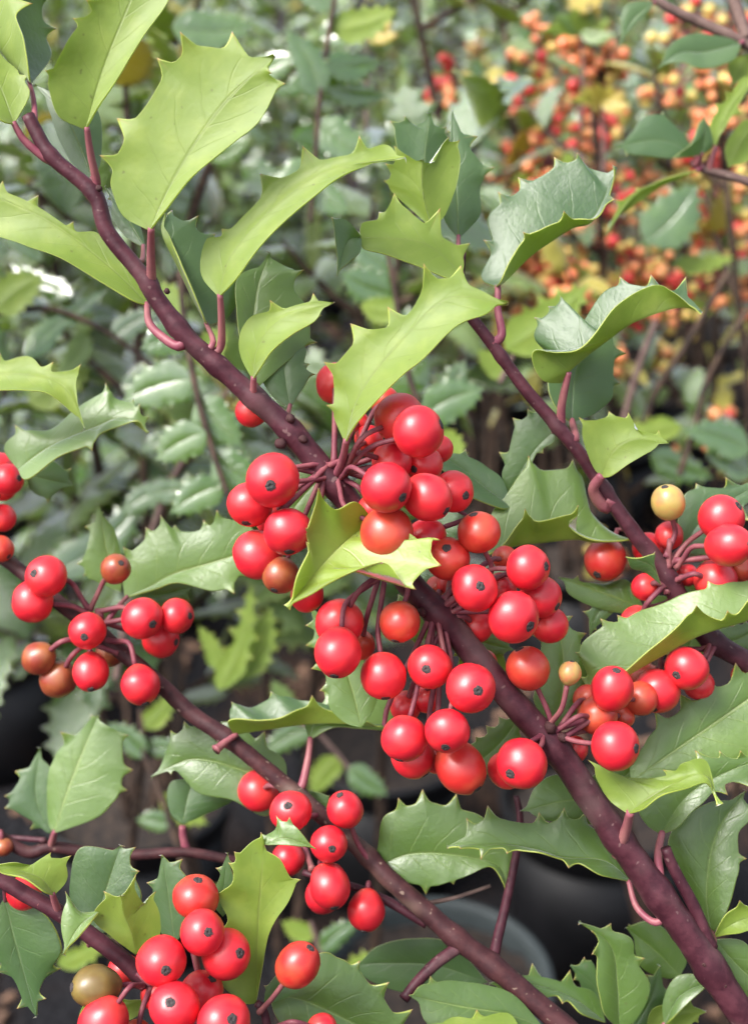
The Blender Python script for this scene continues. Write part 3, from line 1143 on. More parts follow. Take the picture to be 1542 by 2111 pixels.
# shrubs close behind the branches, their pots below the frame
NEAR = [
    (1, -0.27, 0.66, 1.42, 'd', 0.66, 'glossy dark holly shrub just behind the top of the thick branch'),
    (2, -0.05, 0.76, 1.40, 'd', 0.72, 'glossy holly shrub behind the rosette of curled leaves'),
    (3, 0.36, 0.92, 1.42, 'o', 0.66, 'holly shrub laden with orange berries behind the curled blue-green leaf'),
    (4, 0.56, 1.02, 1.42, 'o', 0.60, 'holly shrub with orange and red berries behind the pinkish twig'),
    (5, -0.50, 0.95, 1.40, 'd', 0.55, 'dark holly shrub behind the pale leaves above the row of red berries'),
]
for sd_, x, y, h, k, low, label in NEAR:
    pot(x, y, 'b', 'black pot ' + label.replace('glossy ', '').replace('dark ', '').replace('holly shrub', 'of the shrub', 1))
    if k == 'd':
        shrub(sd_, x, y, h, label, leaf_len=0.056, low=low, new=0.07, young=0.38, singles=260, dens=0.95, group=None, spread=0.17, nstem=5)
    else:
        shrub(sd_, x, y, h, label, leaf_len=0.042, low=low, berries='oooyyr', nb=295, new=0.35, young=0.6, singles=260, dens=0.8, group=None, spread=0.14, nstem=5, lean=(-0.21, -0.02))
FAR = [(x + (0.2 if j % 2 else 0) + math.sin(j * 7 + x * 9) * 0.06, y) for j, y in enumerate((2.7, 3.1, 3.55, 4.1, 4.8, 5.6)) for x in (-1.75, -1.3, -0.85, -0.42, 0.02, 0.45, 0.9, 1.35, 1.8) if abs(x) < 0.34 * y + 0.25]
for k, (x, y) in enumerate(FAR):
    pot(x, y, 'b', 'black nursery pot in the far rows, half hidden by leaves', 1.05, 'black pots of the far rows')
    if x > 0.1 and k % 3:
        shrub(200 + k, x, y, 1.38 + 0.09 * (y - 2.7), 'far holly shrub speckled with orange berries in the rows beyond', leaf_len=0.05, low=0.3, berries='oooyyr', nb=170, new=0.35, young=0.6, singles=24, group='far shrubs with orange berries', dens=0.9)
    else:
        shrub(200 + k, x, y, 1.38 + 0.09 * (y - 2.7), 'far dark holly shrub in the rows beyond', leaf_len=0.06, low=0.3, new=0.08, young=0.25, singles=24, group='far dark holly shrubs', dens=0.9)

# ------------------------------------------------------------------ sprigs of the shrubs behind, out of focus but easy to tell apart
BL, YL, NL_ = (BUP, BUN), (UPY, UN), (BNW, BNW)
K = Branch('holly_sprig', 'dark-stemmed blurred holly sprig between the top leaves of the thick branch', 0.60, '470,120 452,230 438,320 400,430 388,520 380,640', [7, 9, 11, 12], TRUNK, 0.62, cat='sprig')
for a in (('top', 355, 55, 528, 55, 48, 6, -6, BL), ('under', 262, 140, 345, 70, 34, -8, 0, BL), ('top', 520, 150, 612, 110, 34, 0, 8, BL),
          ('top', 745, 165, 556, 195, 36, 4, 6, BL), ('top', 600, 285, 738, 232, 26, 2, -14, BL), ('top', 500, 340, 610, 400, 40, -6, 0, BL),
          ('under', 452, 230, 360, 200, 26, 0, 4, YL), ('top', 430, 330, 520, 280, 28, 5, 10, BL), ('top', 400, 420, 300, 400, 30, -4, 5, BL),
          ('top', 450, 180, 560, 250, 30, -10, 8, BL), ('top', 690, 330, 610, 300, 26, -12, 0, BL), ('top', 660, 80, 760, 30, 34, -20, 6, BL)):
    K.qleaf(*a, bend=0.06)
K2 = Branch('holly_sprig', 'blurred sprig with glossy white-glinting leaves below the long pale leaf', 0.56, '320,760 230,690 120,640 40,640 -60,660', [5, 6, 8], TRUNK, 0.56, cat='sprig')
for a in (('under', -10, 640, 92, 565, 44, 6, 0, YL), ('top', 50, 740, 226, 596, 34, 8, -16, BL), ('top', 150, 610, 20, 540, 30, 2, -10, BL),
          ('top', 250, 795, 440, 805, 52, -4, 4, BL), ('top', 230, 700, 330, 640, 30, -6, 0, BL), ('under', 60, 830, 190, 760, 46, -20, 0, BL),
          ('top', 20, 480, 90, 540, 28, -8, -4, BL), ('top', 180, 690, 120, 780, 30, -12, 0, YL)):
    K2.qleaf(*a, bend=-0.05)
K3 = Branch('holly_sprig', 'slim leaning brown twig with dull grey-green leaves behind the pale spiny leaf', 0.58, '475,800 420,880 350,1000 320,1080 270,1230 240,1400', [5, 7, 8, 8], TWIG, 0.60, cat='sprig')
for a in (('top', 300, 1015, 462, 975, 30, 4, 0, BL), ('top', 110, 1185, 305, 1020, 52, -4, -6, BL), ('top', 380, 900, 290, 930, 26, 0, 0, BL),
          ('top', 420, 880, 520, 940, 28, -6, 0, BL), ('under', 450, 1425, 520, 1205, 34, 2, 0, YL), ('under', 490, 1400, 560, 1250, 40, -6, 0, YL),
          ('under', 450, 1380, 410, 1290, 22, 0, 0, YL), ('top', 340, 1010, 250, 1060, 30, -10, 0, BL)):
    K3.qleaf(*a, bend=0.07)
K4 = Branch('holly_sprig', 'blurred sprig with a bright backlit green leaf behind the slender branch', 0.52, '1030,790 1060,730 1100,690 1120,640', [6, 5, 4], TWIG, 0.52, cat='sprig')
for a in (('under', 1040, 720, 1215, 585, 56, 2, 0, YL), ('top', 880, 740, 760, 830, 58, -20, 0, BL), ('top', 890, 850, 960, 740, 40, -24, 0, BL),
          ('under', 1035, 780, 985, 720, 24, -10, 0, YL), ('top', 800, 690, 900, 640, 40, -30, 0, BL)):
    K4.qleaf(*a, bend=0.05)
K5 = Branch('holly_sprig', 'two leaning brown canes with dull leaves beside the small damaged leaf', 0.62, '1540,640 1490,720 1455,790 1430,880 1400,980', [5, 6, 7], TRUNK, 0.64, cat='sprig')
K5.side('1352,660 1318,750 1290,850 1270,960', 7, 8, 0.66, 0.68, TWIG)
K5.side('1500,560 1420,700 1350,810 1325,900', 6, 8, 0.68, 0.70, TRUNK)
for a in (('top', 1545, 930, 1405, 885, 40, 6, 0, BL), ('top', 1545, 985, 1450, 930, 30, 0, 0, BL), ('top', 1340, 935, 1470, 985, 36, 0, -12, BL),
          ('under', 1405, 880, 1250, 920, 30, -8, 0, YL), ('top', 1330, 500, 1440, 380, 58, -14, 0, BL), ('under', 1390, 545, 1515, 530, 24, -6, 0, YL)):
    K5.qleaf(*a, bend=0.06)
for (x, y, lab, m_, s_) in ((752, 70, 'tuft of orange and yellow new holly leaves at the top edge', NL_, 70), (1238, 215, 'star of yellow new leaves above the orange berries', NL_, 62), (1195, 70, 'star of lime green new leaves on a thin shoot', YL, 75)):
    T = Branch('holly_shoot', lab, 0.72, '%d,%d %d,%d %d,%d' % (x, y, x + 6, y + 60, x + 2, y + 200), [3, 4, 4], TWIG, 0.73, cat='holly shoot')
    for k_ in range(6):
        a_ = R(-170 + k_ * 34)
        T.qleaf('top' if k_ % 2 else 'under', x, y, x + s_ * math.cos(a_), y + s_ * 0.75 * math.sin(a_), s_ * 0.22, k_ % 3, 8, m_, bend=0.12, tooth=0.4)

K6 = Branch('holly_sprig', 'low blurred green sprig under the hanging red berries and curled leaf', 0.66, '760,1640 700,1560 640,1500 560,1480', [5, 5, 4], TWIG, 0.66, cat='sprig')
for a in (('top', 640, 1500, 540, 1560, 30, 0, 0, BL), ('under', 700, 1560, 640, 1640, 30, 0, 0, YL), ('top', 720, 1580, 800, 1640, 30, 4, 0, BL), ('top', 600, 1490, 560, 1400, 26, 0, 0, YL)):
    K6.qleaf(*a, bend=0.06)
K7 = Branch('holly_sprig', 'low blurred green sprig between the bunch of berries and the grey-green pot', 0.62, '700,2130 690,2040 660,1960 640,1900', [5, 5, 4], TWIG, 0.62, cat='sprig')
for a in (('under', 690, 2040, 790, 1960, 28, 0, 0, YL), ('top', 660, 1960, 740, 1900, 26, 2, 0, BL), ('under', 650, 1930, 580, 1900, 24, 0, 0, YL), ('top', 680, 2010, 600, 1960, 26, -3, 0, BL)):
    K7.qleaf(*a, bend=-0.06)
K8 = Branch('holly_sprig', 'low blurred green sprig under the thin purple twig', 0.60, '420,1960 400,1860 340,1660 300,1560 290,1460', [7, 7, 6, 5], TRUNK, 0.62, cat='sprig')
for a in (('under', 330, 1640, 430, 1700, 28, 0, 0, YL), ('top', 300, 1560, 220, 1490, 28, 0, 0, BL), ('under', 295, 1500, 360, 1430, 26, 0, 0, YL), ('top', 350, 1700, 280, 1690, 24, 0, 0, BL),
          ('top', 300, 1540, 400, 1530, 24, -4, 0, BL), ('under', 400, 1850, 470, 1830, 20, 0, 0, YL), ('under', 120, 1990, 230, 1930, 26, -6, 0, YL)):
    K8.qleaf(*a, bend=0.06)

# larger leaves of the shrub just behind, out of focus
M1 = Branch('holly_sprig', 'sprig of broad dark glossy leaves behind the middle of the thick branch', 0.46, '470,1020 430,900 400,780 380,660 372,560', [6, 7, 7, 6], TRUNK, 0.47, cat='sprig')
for a in (('top', 400, 780, 250, 830, 52, 0, -6, BL), ('top', 410, 820, 500, 920, 46, -2, 0, BL), ('top', 385, 690, 290, 720, 40, -4, 4, BL), ('under', 380, 650, 300, 590, 36, -6, 0, BL),
          ('top', 425, 890, 320, 950, 44, 2, -4, BL), ('top', 440, 940, 540, 1000, 44, -4, 0, BL), ('under', 395, 740, 470, 680, 34, -8, 0, YL), ('top', 460, 1000, 350, 1060, 40, -6, 0, BL)):
    M1.qleaf(*a, bend=0.06)
M2 = Branch('holly_sprig', 'sprig of dark broad leaves between the two main branches', 0.50, '900,960 870,860 840,760 820,640 800,520', [6, 7, 6, 5], TRUNK, 0.51, cat='sprig')
for a in (('top', 870, 860, 1000, 800, 48, 0, 0, BL), ('top', 845, 770, 720, 720, 44, -2, 0, BL), ('under', 880, 900, 960, 960, 40, -2, 0, YL), ('top', 830, 690, 940, 660, 40, -4, 0, BL),
          ('top', 815, 610, 700, 560, 42, -4, 4, BL), ('top', 810, 560, 720, 480, 36, -6, 0, BL), ('top', 880, 880, 790, 930, 40, -6, 0, BL), ('under', 820, 640, 740, 630, 30, 0, 0, YL)):
    M2.qleaf(*a, bend=-0.06)
M3 = Branch('holly_sprig', 'pair of broad blurred leaves at the top between the first big pale leaves', 0.55, '640,460 650,330 660,200 680,60 700,-60', [5, 6, 6, 5], TRUNK, 0.55, cat='sprig')
for a in (('top', 655, 250, 780, 330, 44, 0, 0, BL), ('top', 660, 200, 590, 60, 40, 0, 6, BL), ('top', 670, 130, 790, 130, 36, 2, -14, BL), ('top', 650, 330, 560, 440, 40, 0, 0, BL),
          ('under', 680, 60, 820, 20, 40, -2, 0, YL), ('top', 690, 10, 600, -30, 36, 0, 0, BL), ('top', 648, 380, 720, 440, 34, -4, 0, BL), ('top', 664, 170, 800, 200, 34, -4, -16, BL)):
    M3.qleaf(*a, bend=0.07)
# canes crowded with small unripe berries
rb = random.Random(77)
for spec, lab in (('1040,640 1090,520 1120,400 1130,280 1120,160 1100,60', 'straight cane crowded with small orange berries behind the curled blue-green leaf'),
                  ('1400,640 1330,560 1260,470 1230,360 1225,240', 'leaning cane with red and orange berries behind the pale curled tuft'),
                  ('1480,620 1500,500 1470,380 1480,250 1430,120 1400,20', 'cane of yellow and orange berries behind the pinkish twig'),
                  ('1300,640 1200,590 1100,560 1020,540', 'drooping cane of yellow-green berries under the curled blue-green leaf')):
    Q = Branch('berry_cane', lab, 0.86, spec, [6, 6, 5], TRUNK, 0.88, cat='berry cane')
    px_ = [(x, y) for x, y in Q.px]
    sv, sf = [], []
    for k_ in range(22):
        f = k_ / 22 * (len(px_) - 1)
        i_ = int(f)
        cx = px_[i_][0] + (px_[i_ + 1][0] - px_[i_][0]) * (f - i_)
        cy = px_[i_][1] + (px_[i_ + 1][1] - px_[i_][1]) * (f - i_)
        c0 = unproj(cx, cy, 0.865)
        tone = rb.choice('oooyyr')
        for _ in range(rb.randint(5, 9)):
            p = c0 + Vector((rb.gauss(0, 0.012), rb.gauss(0, 0.012), rb.gauss(0, 0.011)))
            r_ = rb.uniform(0.0032, 0.0045)
            d_ = (p - c0).normalized()
            part('berry', BB[tone if rb.random() < 0.6 else rb.choice('ooyr')], Q.t, Matrix.LocRotScale(p, d_.to_track_quat('Z', 'Y'), Vector((r_, r_, r_))))
            V, F = frame_tube([c0, c0.lerp(p, 0.5), p], [0.0008, 0.0007, 0.0006], 4, False)
            o_ = len(sv)
            sv += V
            sf += [tuple(i + o_ for i in f_) for f_ in F]
        if k_ % 2 == 0:
            a_ = rb.uniform(0, 6.28)
            Q.qleaf(rb.choice(('top', 'under')), cx, cy, cx + 75 * math.cos(a_), cy + 60 * math.sin(a_), 17, rb.uniform(-10, 6), rb.uniform(-10, 10), rb.choice((YL, YL, BL, NL_)), bend=0.08, tooth=0.5)
    part('berry_stalks', link('berry_stalks', sv, sf, [PED]), Q.t)['kind'] = 'stuff'
# ------------------------------------------------------------------ the branches in front
YU = (UPY, UN)
MU = (UPM, UN)
BU = (UPB, UN)
SU = (UPS, UN)
A = Branch('holly_branch', 'thick purple holly branch with pale undersides of leaves on top and many red berries', 0.256,
           '58,238 105,320 195,400 222,478 300,575 325,618 385,695 445,750 530,825 600,890 655,955 700,1010 760,1090 850,1210 930,1292 1000,1378 1060,1450 1150,1550 1212,1640 1290,1750 1370,1862 1440,1960 1500,2050 1570,2150 1680,2330 1800,2560',
           [14, 16, 17, 18, 20, 21, 24, 26, 27, 28, 28, 28, 29, 30, 31, 31, 33, 34], STEM, 0.275,
           knots=[(105, 320), (200, 392), (306, 585), (366, 672), (450, 752), (523, 820), (600, 890), (690, 1000), (790, 1130), (905, 1265), (1142, 1540), (1272, 1725), (1355, 1842), (1466, 1995)])
# leaves, top to bottom
A.leaf('under', 2, -6, -2, 4, '30,257 5,190 -40,90 -110,-40', '62,198 62,158* 30,138 0,108 -50,20*', '0,245 -60,180 -120,60', pet='52,290 98,328', petr=10)
A.leaf('top', -6, 0, 8, -12, '66,172 22,132 -14,60 -18,-60 0,-160', '62,160 50,90 48,0* 50,-80*', '105,120 116,60* 120,-20* 100,-110*', pet='70,205 72,248', bulge=0.05)
A.leaf('under', 6, 4, 3, 2, '177,268 215,140 270,0 330,-150', '122,240 101,182 93,146* 138,88 150,38* 178,2* 215,-90*', '203,222 238,170 292,80 350,-5 360,-90', pet='188,320 200,380', petr=10)
A.leaf('top', -12, -8, -1, -4, '192,372 165,300 130,230 74,176', '150,335 122,285 100,222', '208,330 207,240 170,195 120,178*', bulge=0.08)
A.leaf('under', 9, 6, -2, 3, '309,476 355,380 420,272 485,190 568,117', '256,446 232,392 209,322* 237,240* 325,120* 377,70* 477,62*', '345,430 400,362 487,290 530,255 592,176* 560,150*', pet='312,520 312,585', petr=12, bulge=0.06)
A.leaf('under', 6, 4, -3, 4, '452,613 478,528 565,430 680,352 836,325', '420,575 415,535 428,492 460,474* 530,350* 625,303* 742,288* 800,300', '490,572 542,500 605,440 690,372 750,345', pet='457,660 455,715', petr=10, bulge=0.14)
A.leaf('under', -7, -4, -1, 3, '308,630 220,545 100,455 -50,385', '300,590 262,540 205,482 152,455* 75,396* 8,374*', '275,620 210,582 125,532 45,502 -30,470', pet='312,672 366,714', petr=11, bulge=0.08)
A.leaf('top', -9, -4, 5, -6, '428,672 398,615 362,540 334,478 342,440', '420,655 398,600 372,540 352,490', '470,655 495,600 470,525 445,483* 408,450* 357,433*', pet='440,705', bulge=0.06)
A.leaf('top', -12, -4, 0, -2, '300,512 262,450 216,384', '262,490 232,450 222,410*', '290,470 270,420 240,390*')
A.leaf('top', -10, -6, 2, -2, '530,800 520,700 530,600 556,522', '500,720 488,640 492,570', '600,740 655,705* 640,665 665,648* 608,600 628,560* 590,550', mats=YU)
A.leaf('under', 4, 5, -3, 3, '522,783 535,712 590,652 690,624', '497,735 496,690 515,655 563,625* 645,603*', '537,760 562,722 602,690 650,662', pet='523,830', petr=10, bulge=0.12)
A.leaf('top', -10, -3, 0, 0, '600,842 590,790 585,730 590,680', '560,815 535,770 532,720', '622,805 650,772* 638,752* 630,715')
A.leaf('under', 12, 6, -4, 5, '712,913 742,815 830,700 925,615 1048,628', '692,868 678,836* 690,800 671,748* 718,663* 800,633* 876,548* 950,545*', '735,872 780,822 832,772 872,740 940,672 1000,648', pet='706,950 690,990', petr=11, bulge=0.10)
# cupped bright leaf among the berries
A.leaf('top', 7, 11, 6, 9, '770,1075 720,1110 660,1170 592,1253', '735,1035 690,1050 650,1005* 628,1085* 636,1118* 612,1190', '835,1095 880,1125 906,1108* 910,1166* 857,1213* 826,1195 788,1160 700,1192 640,1225', mats=BU, pet='', bulge=-0.05, tooth=0.7)
# lower leaves
A.leaf('top', -6, 0, -3, 5, '1300,1818 1245,1775 1150,1768 1050,1742 921,1745', '1272,1750 1206,1674* 1161,1665* 1111,1674* 1006,1660* 961,1686*', '1240,1805 1172,1780* 1110,1758 1045,1758* 991,1765* 948,1752*', pet='1312,1870 1352,1902', petr=9, mats=MU)
A.leaf('top', -14, 0, -2, 1, '1262,1690 1190,1650 1072,1672', '1220,1620 1150,1597 1105,1620', '1200,1700 1120,1690', tooth=0.5, mats=MU)
A.leaf('under', 9, 4, -5, 2, '1293,1678 1335,1648 1400,1612 1452,1600 1480,1660', '1256,1650 1232,1610 1210,1566* 1252,1592* 1322,1602* 1366,1588* 1410,1572 1456,1570', '1325,1668 1362,1640 1412,1626 1452,1614 1468,1632', pet='1290,1710 1272,1762', petr=14, bulge=0.1, mats=SU)
A.leaf('top', -7, 0, 0, 2, '1361,1720 1416,1640 1500,1590 1600,1555', '1332,1700 1316,1665 1345,1620 1433,1548* 1481,1547* 1522,1545* 1560,1530*', '1396,1706 1440,1662 1500,1640* 1550,1626* 1590,1600*', pet='1356,1760 1358,1810', petr=11, mats=MU)
A.leaf('top', -12, -6, -2, 2, '1300,1612 1400,1540 1500,1470 1640,1370', '1300,1575 1330,1530 1346,1468* 1401,1428* 1453,1397* 1510,1366* 1570,1338*', '1400,1615 1500,1590 1600,1545 1640,1460', tooth=1.1, mats=YU)
A.leaf('top', -10, -3, -2, 3, '1466,1926 1456,1850 1464,1760 1490,1690 1535,1630', '1446,1905 1405,1822 1376,1745 1402,1688 1460,1655', '1487,1900 1505,1860 1520,1805 1539,1770* 1521,1720 1552,1680', bulge=0.12, pet='1470,1945', mats=MU)
A.leaf('under', -6, 2, 1, 2, '1470,1932 1530,1895 1620,1885', '1490,1892 1521,1850* 1570,1855*', '1510,1925 1560,1930*', pet='')
A.leaf('top', -8, 0, 0, 0, '1472,1936 1530,2000 1640,2090', '1525,1938 1590,1970* 1630,2030*', '1482,1990 1520,2062 1580,2110*', pet='', mats=MU)
# leaves tucked behind the bunches
for a in (('top', 1150, 1500, 1140, 1240, 66, -15, -4, MU), ('top', 960, 1590, 1080, 1465, 44, -16, 0, MU), ('top', 745, 1500, 640, 1250, 62, -16, -4, YU),
          ('top', 905, 1260, 790, 1300, 52, -17, 0, MU), ('under', 1040, 1400, 930, 1330, 40, -18, 0, YU), ('top', 1180, 1470, 1290, 1380, 44, -18, 0, MU),
          ('top', 1215, 1640, 1330, 1560, 40, -16, 0, MU), ('top', 690, 960, 560, 1130, 46, -18, 0, MU), ('top', 720, 1000, 900, 1060, 48, -18, 0, MU),
          ('top', 930, 1290, 1060, 1340, 40, -18, 0, MU), ('under', 860, 1230, 990, 1290, 34, -16, 0, YU)):
    A.qleaf(*a, bend=0.06, pet='')
A.side('1466,1955 1430,1870 1388,1790 1371,1748', 14, 11, 0.272, 0.271)
# small knots where leaves once sat
for (x, y, r) in ((600, 862, 11), (578, 915, 13), (625, 905, 10), (655, 985, 12), (800, 1160, 12), (870, 1262, 11), (1135, 1500, 14), (1160, 1520, 12), (1450, 1985, 10), (1492, 2030, 9), (345, 600, 7), (205, 388, 8)):
    n_ = A.near(x, y)
    p_ = unproj(x, y, n_[3] - 0.0025)
    V, F = lathe([(0, -1), (0.6, -0.8), (0.95, -0.3), (1, 0.1), (0.75, 0.55), (0.35, 0.8), (0, 0.7)], 10)
    rm = r * PXM(n_[3])
    q = Vector((x - n_[1], 0.3, -(y - n_[2]))).normalized().to_track_quat('Z', 'Y')
    me = link('leaf_scar', [v * (1 + 0.25 * noise.noise(v * 1.7 + Vector((x, y, 0)))) for v in V], F, [STEMB])
    part('leaf_scar', me, A.t, Matrix.LocRotScale(p_, q, Vector((rm, rm, rm * 0.9))))

N1, N2, N3, N4 = (700, 965), (770, 1195), (1140, 1505), (905, 1265)
for b in [
    (862, 890, 54, 'r', N1, 14, (911, 874)), (824, 862, 53, 'r', N1, 8, None), (798, 1098, 54, 'o', N1, 11, (842, 1125)),
    (796, 1005, 52, 'r', N1, 17, (831, 1026)), (881, 1025, 51, 'r', N1, 12, (919, 1053)), (934, 1013, 43, 'r', N1, 4, (961, 1022)),
    (808, 952, 44, 'r', N1, 3, None), (874, 958, 39, 'r', N1, 0, (852, 968)), (877, 1108, 41, 'r', N1, 1, (840, 1130)),
    (562, 990, 56, 'r', N1, 16, (558, 1001)), (516, 1040, 47, 'r', N1, 8, (507, 1081)), (594, 1096, 51, 'r', N1, 14, (597, 1142)),
    (531, 1143, 53, 'r', N1, 6, None), (578, 1186, 40, 'b', N1, 8, (565, 1218)), (633, 1226, 36, 'r', N1, -2, None),
    (519, 848, 33, 'r', (570, 920), -12, None), (692, 790, 42, 'r', N1, -10, None), (792, 826, 30, 'o', N1, -6, None),
    (740, 870, 22, 'r', N1, -8, None),
    (987, 1097, 46, 'o', N4, 6, (975, 1056)), (923, 1152, 46, 'o', N4, 5, (920, 1127)), (978, 1212, 49, 'r', N4, 13, (991, 1208)),
    (1088, 1170, 46, 'r', N4, 8, (1126, 1167)), (1058, 1272, 54, 'r', N4, 12, (1092, 1291)), (1114, 1230, 44, 'r', N4, 2, (1147, 1250)),
    (1132, 1288, 40, 'r', N4, -2, None), (982, 1290, 37, 'r', N4, -4, None), (935, 1205, 34, 'r', N4, -6, None), (905, 1215, 30, 'o', N4, -9, None),
    (700, 1284, 50, 'r', N2, 4, None), (697, 1345, 50, 'r', N2, 12, (690, 1390)), (824, 1282, 43, 'o', N2, 6, (815, 1322)),
    (790, 1393, 49, 'r', N2, 8, (795, 1438)), (886, 1375, 47, 'r', N4, 8, (878, 1380)), (970, 1418, 51, 'r', N4, 14, (985, 1424)),
    (1088, 1378, 46, 'o', N3, 4, (1068, 1335)), (836, 1457, 33, 'r', N4, -4, None), (834, 1522, 47, 'r', N4, 10, (823, 1566)),
    (851, 1560, 46, 'r', N4, 2, (880, 1600)), (922, 1507, 47, 'r', N4, 15, (918, 1541)), (949, 1582, 52, 'o', N4, 6, (978, 1621)),
    (1000, 1365, 26, 'o', N4, -8, None),
    (1075, 1574, 53, 'r', N3, 12, (1050, 1597)), (1044, 1588, 40, 'r', N3, 3, None), (1268, 1538, 53, 'r', N3, 10, (1311, 1543)),
    (1183, 1545, 29, 'r', N3, -6, None), (1231, 1475, 42, 'o', N3, -3, None), (1261, 1420, 44, 'r', N3, 2, (1270, 1385)),
    (1174, 1388, 24, 'y', N3, 6, (1180, 1362), 1), (1320, 1440, 36, 'o', N3, -8, None), (1285, 1478, 24, 'o', N3, -8, None),
    (1148, 1540, 26, 'o', N3, -9, None), (760, 905, 30, 'r', N1, -4, None), (905, 925, 30, 'r', N1, -6, None), (770, 1050, 34, 'r', N1, 2, None),
    (560, 1070, 34, 'r', N1, -2, None), (1030, 1215, 36, 'r', N4, -6, None), (1040, 1150, 26, 'o', N4, -10, None), (745, 1330, 30, 'o', N2, -6, None),
    (880, 1440, 30, 'r', N4, -4, None), (900, 1560, 36, 'r', N4, -4, None), (1210, 1440, 30, 'o', N3, -10, None)]:
    A.berry(*b[:4], node=b[4], z=b[5], spot=b[6], form=b[7] if len(b) > 7 else (0, 2, 0, 0)[int(b[0]) % 4])

# ------------------------------------------------------------------ B: the right branch
B = Branch('holly_branch', 'slender purple holly branch ending in a rosette of curled spiny blue-green leaves', 0.281,
           '930,590 960,640 1005,697 1081,800 1141,870 1206,950 1251,1020 1311,1105 1341,1140 1376,1192 1410,1250 1465,1318 1545,1368 1640,1440 1760,1560',
           [9, 12, 13, 14, 15, 16, 18, 20, 22, 22, 21, 21], STEM, 0.290, knots=[(1033, 735), (1150, 880), (1245, 1012), (1376, 1192), (1470, 1322)])
B.side('935,600 950,560 955,520', 9, 6, 0.281, 0.280)
B.leaf('under', 10, 3, -3, 3, '952,566 880,505 800,492 738,490', '973,497* 903,437* 813,397* 783,430* 745,462', '930,576 860,548 795,525 748,512', pet='950,585', bulge=0.12)
B.leaf('top', 13, 3, 1, 1, '745,488 715,500 695,570', '738,478 715,455 682,448*', '742,520 715,545', pet='', tooth=0.8)
B.leaf('under', 3, 2, -2, -2, '890,470 872,400 870,330', '840,425 808,395 791,372* 797,338* 812,300*', '916,445 938,390 948,335 947,288* 922,283* 895,333', pet='', bulge=0.1)
B.leaf('top', -3, 0, 1, -3, '890,430 875,340 886,234', '845,380 820,310 803,250* 832,240* 848,262', '925,350 928,300 922,262*', pet='', bulge=-0.05)
B.leaf('top', -5, -2, 0, -2, '945,492 940,400 935,310 931,229', '915,450 912,380 918,310 922,270*', '968,470 990,440 990,385 1017,349* 986,279*', pet='945,560')
B.leaf('top', -2, -3, -5, 6, '1021,592 1042,578 1091,530 1135,498 1180,470 1225,450 1271,345', '992,572 998,502* 1005,450 1026,401* 1068,361* 1141,324* 1188,317* 1205,338*', '1032,580 1050,540 1081,481* 1110,475 1163,436* 1222,452 1264,410*', pet='1026,640 1034,690', petr=10, bulge=0.04)
B.leaf('top', 4, 4, 4, -7, '1156,790 1173,765 1251,702 1311,662 1400,634 1447,643', '1120,785 1098,750 1102,722 1150,727 1205,712 1271,630 1346,588 1390,604', '1140,740 1102,700 1100,653* 1128,627* 1153,609* 1188,675 1238,608 1276,569* 1343,562* 1413,573*', pet='1158,830 1155,872', petr=11, petin=3, bulge=0.05)
B.leaf('top', -6, -3, 3, -2, '1178,872 1182,785 1208,715 1255,668', '1152,850 1130,800 1142,745', '1226,852 1258,825 1279,791* 1287,731* 1272,688*', pet='1186,905', petr=10)
B.leaf('under', 5, 4, -1, 1, '1238,984 1265,930 1310,905 1378,914', '1220,958 1202,908 1192,860* 1230,866 1254,847* 1294,850* 1310,885 1357,886*', '1258,982 1298,955 1342,930', pet='1222,1010 1246,1046', petr=15, bulge=0.1)
B.leaf('top', -4, -2, -4, 6, '998,1148 1061,1126 1121,1118 1186,1112 1230,1118 1315,1112', '1012,1062 1051,1008 1089,938* 1120,970 1182,944* 1204,1000 1214,1050 1262,1098', '1040,1120 1083,1051* 1110,1075 1192,1043* 1172,1082 1225,1114', pet='', bulge=0.05, mats=YU)
B.leaf('top', -9, -3, -1, 1, '1145,886 1105,925 1065,985 1045,1025', '1120,850 1088,842* 1056,861* 1026,931* 1035,985', '1141,912 1120,935* 1090,965 1070,1005')
B.leaf('top', -8, -2, -1, 3, '1055,1045 1005,1010 950,965 890,928', '1035,988 1000,960 961,924* 925,935', '1030,1048 960,1018 912,968', pet='')
B.leaf('top', 5, 3, 1, -1, '1362,1205 1340,1165 1288,1148', '1348,1160 1351,1138* 1320,1150', '1330,1180 1300,1170', pet='', tooth=0.5)
B.leaf('top', -9, 0, -2, 0, '1328,1256 1250,1225 1150,1190', '1292,1196 1240,1205 1190,1187*', '1280,1264 1220,1250 1172,1225', mats=MU)
B.leaf('top', -8, -4, -1, 2, '1402,1132 1460,1060 1560,1000 1640,950', '1397,1062 1410,1020 1433,996* 1491,989* 1560,972*', '1450,1142 1540,1080* 1610,1020*')
B.leaf('top', 13, -3, -5, 5, '1640,1240 1542,1278 1446,1308 1371,1348 1300,1388 1230,1428 1193,1452', '1580,1192 1520,1200 1457,1188* 1390,1232 1330,1255 1271,1266* 1236,1276* 1200,1325 1185,1345* 1195,1395*', '1560,1225 1500,1262* 1432,1243* 1400,1288 1335,1342 1270,1400 1215,1440', pet='', mats=SU, bulge=0.04)
B.leaf('top', -10, 0, 0, 0, '1290,1240 1235,1260 1215,1310', '1240,1235 1200,1260*', '1250,1275 1230,1300*', pet='')
for a in (('top', 1470, 1330, 1570, 1290, 34, -8, 0, MU), ('top', 1400, 1240, 1290, 1330, 40, -12, 0, MU), ('top', 1440, 1290, 1400, 1420, 40, -14, 0, MU), ('top', 1385, 1180, 1480, 1250, 40, -12, 0, MU)):
    B.qleaf(*a, bend=0.06, pet='')
NB1, NB2, NB3 = (1395, 1150), (1375, 1215), (1480, 1330)
